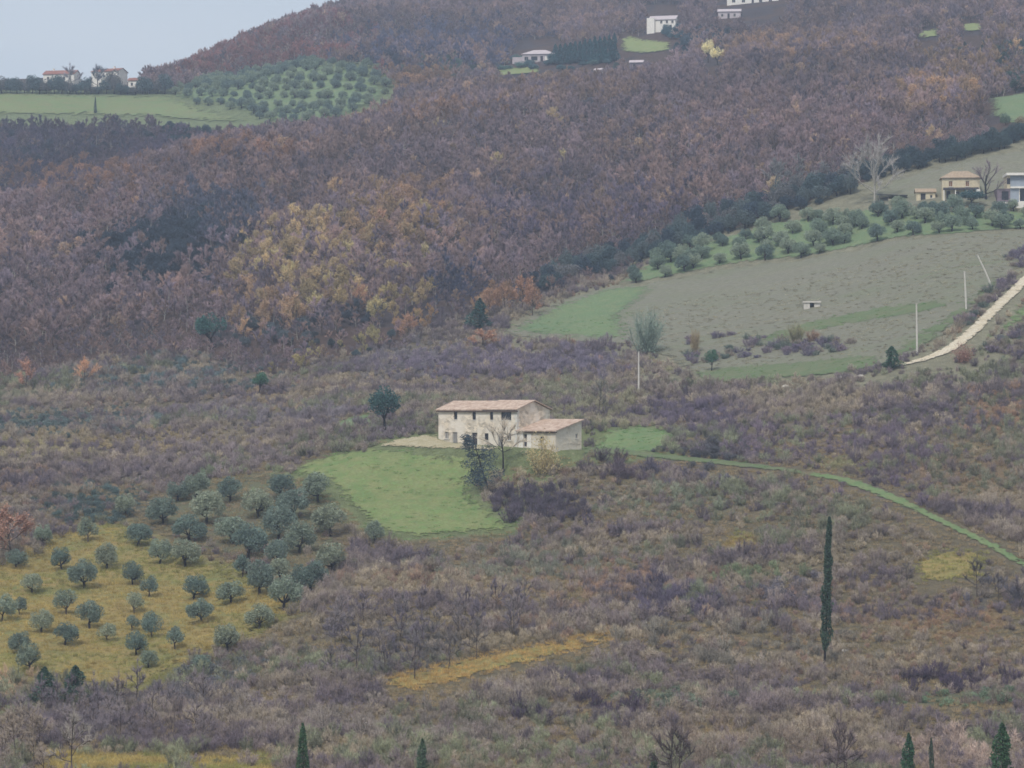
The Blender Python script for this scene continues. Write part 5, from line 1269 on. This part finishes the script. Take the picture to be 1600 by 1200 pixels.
# --- shrubs dotted over the strip below the fallow field
X, Y, Z, u, v = candidates(-20, 130, 480, 600, 1.7, rs)
BELT = np.array([(1060,528),(1150,524),(1230,532),(1330,530),(1345,545),(1280,556),(1180,560),(1080,572)], float)
k = inside(BELT, u, v) & (rs.random(len(u)) < 0.45) & (fbm(X / 9, Y / 5, 12, 2) > 0.42)
k |= inside(np.array([(1490,500),(1560,440),(1590,430),(1560,470),(1510,510)], float), u, v) & (rs.random(len(u)) < 0.35)
k |= inside(np.array([(1560,400),(1680,370),(1680,410),(1590,425)], float), u, v) & (rs.random(len(u)) < 0.5)
k |= inside(np.array([(1530,545),(1600,500),(1680,480),(1680,540),(1560,570)], float), u, v) & (rs.random(len(u)) < 0.6)
X, Y, Z, u, v = [a[k] for a in (X, Y, Z, u, v)]
n = len(X); base = np.array([(112,100,110), (98,90,104), (124,114,104), (88,98,90)], float)[rs.integers(0, 4, n)]
s0 = 0.5 + 0.5 * rs.random(n)
instancer('field_edge_shrubs', [p_['joined'] for p_ in ps], X, Y, Z, rs.integers(0, 9, n), np.stack([s0 * 1.2, s0 * 1.2, s0 * 0.8], 1), srgb_np(base) * VEG, 'belt of low dark shrubs along the bottom of the fallow field', 'scrub', rs)

# --- grass tufts: straw among the scrub, gold on the patches, green on the lawn
X, Y, Z, u, v = candidates(-120, 130, 235, 600, 1.15, rs)
k = (v >= forest_limit(u)) & seen(X, Y, Z, 1)
W_ = lambda p_: [SHEETS[k_] for k_ in SHEETS if k_.startswith(p_)]
hard = np.zeros(len(X), bool)
for W in W_(('farmyard', 'dirt_track', 'grass_path')): hard |= inside(W, X, Y)
gold = np.zeros(len(X), bool)
for W in W_(('dry_grass_slope', 'dry_grass_patch')): gold |= inside(W, X, Y)
green = np.zeros(len(X), bool)
for W in W_(('lawn', 'grass_strip', 'grass_verge', 'grass_lane')): green |= inside(W, X, Y)
fal = np.zeros(len(X), bool)
for W in W_(('fallow_field',)): fal |= inside(W, X, Y)
fal &= ~green
k &= ~hard & ((Y < 460) | gold | green | fal) & ~in_any(HOUSEPX, u, v)
k &= gold | (rs.random(len(X)) < np.where(green, 0.22, np.where(fal, 0.35, 0.75)))
X, Y, Z, u, v, gold, green, fal = [a[k] for a in (X, Y, Z, u, v, gold, green, fal)]
n = len(X); r3 = rs.random((n, 1)); q1 = fbm(X / 10, Y / 10, 99)[:, None]
base = np.array([(172,150,118)]) * r3 + np.array([(142,130,100)]) * (1 - r3)
base = np.where(gold[:, None], np.where(q1 > 0.5, np.array([(178,158,100)]), np.array([(152,148,92)])) * (0.85 + 0.25 * r3), base)
orange = gold & (v > 985) & (u > 560); base[orange] = np.array([(194,162,106)]) * (0.85 + 0.25 * r3[orange])
base = np.where(green[:, None], np.array([(116,146,92)]) * (0.88 + 0.24 * r3), base)
base = np.where(fal[:, None], np.array([(154,146,122)]) * (0.76 + 0.4 * r3), base)
s0 = np.where(green, 0.28, np.where(fal, 0.4, np.where(gold, 0.62, 0.6))) * (0.7 + 0.6 * rs.random(n))
scl = np.stack([np.where(green, 1.1, 1.0) * (0.8 + 0.5 * rs.random(n)), np.where(green, 1.1, 1.0) * (0.8 + 0.5 * rs.random(n)), s0], 1)
instancer('meadow_grass', TUFT, X, Y, Z + 0.08, rs.integers(0, 4, n), scl, srgb_np(base) * 1.15, 'tufts of green, straw and gold grass on lawn and slopes', 'grass', rs, 0.1)
print('grass', n)

# ------------------------------------------------------------------ air
hz = MB(); hz.box(-1900, 1900, -700, 3300, TZ.min() - 1.0, 275.0)
m, nn, ll = new_mat('haze')
oo = nn.new('ShaderNodeOutputMaterial'); pv = nn.new('ShaderNodeVolumePrincipled')
pv.inputs['Color'].default_value = (0.68, 0.8, 1.0, 1); pv.inputs['Density'].default_value = HAZE; pv.inputs['Anisotropy'].default_value = 0.2
ll.new(pv.outputs['Volume'], oo.inputs['Volume'])
o = hz.build('haze', m); tag(o, 'thin blue haze filling the valley air', 'haze', kind='stuff')
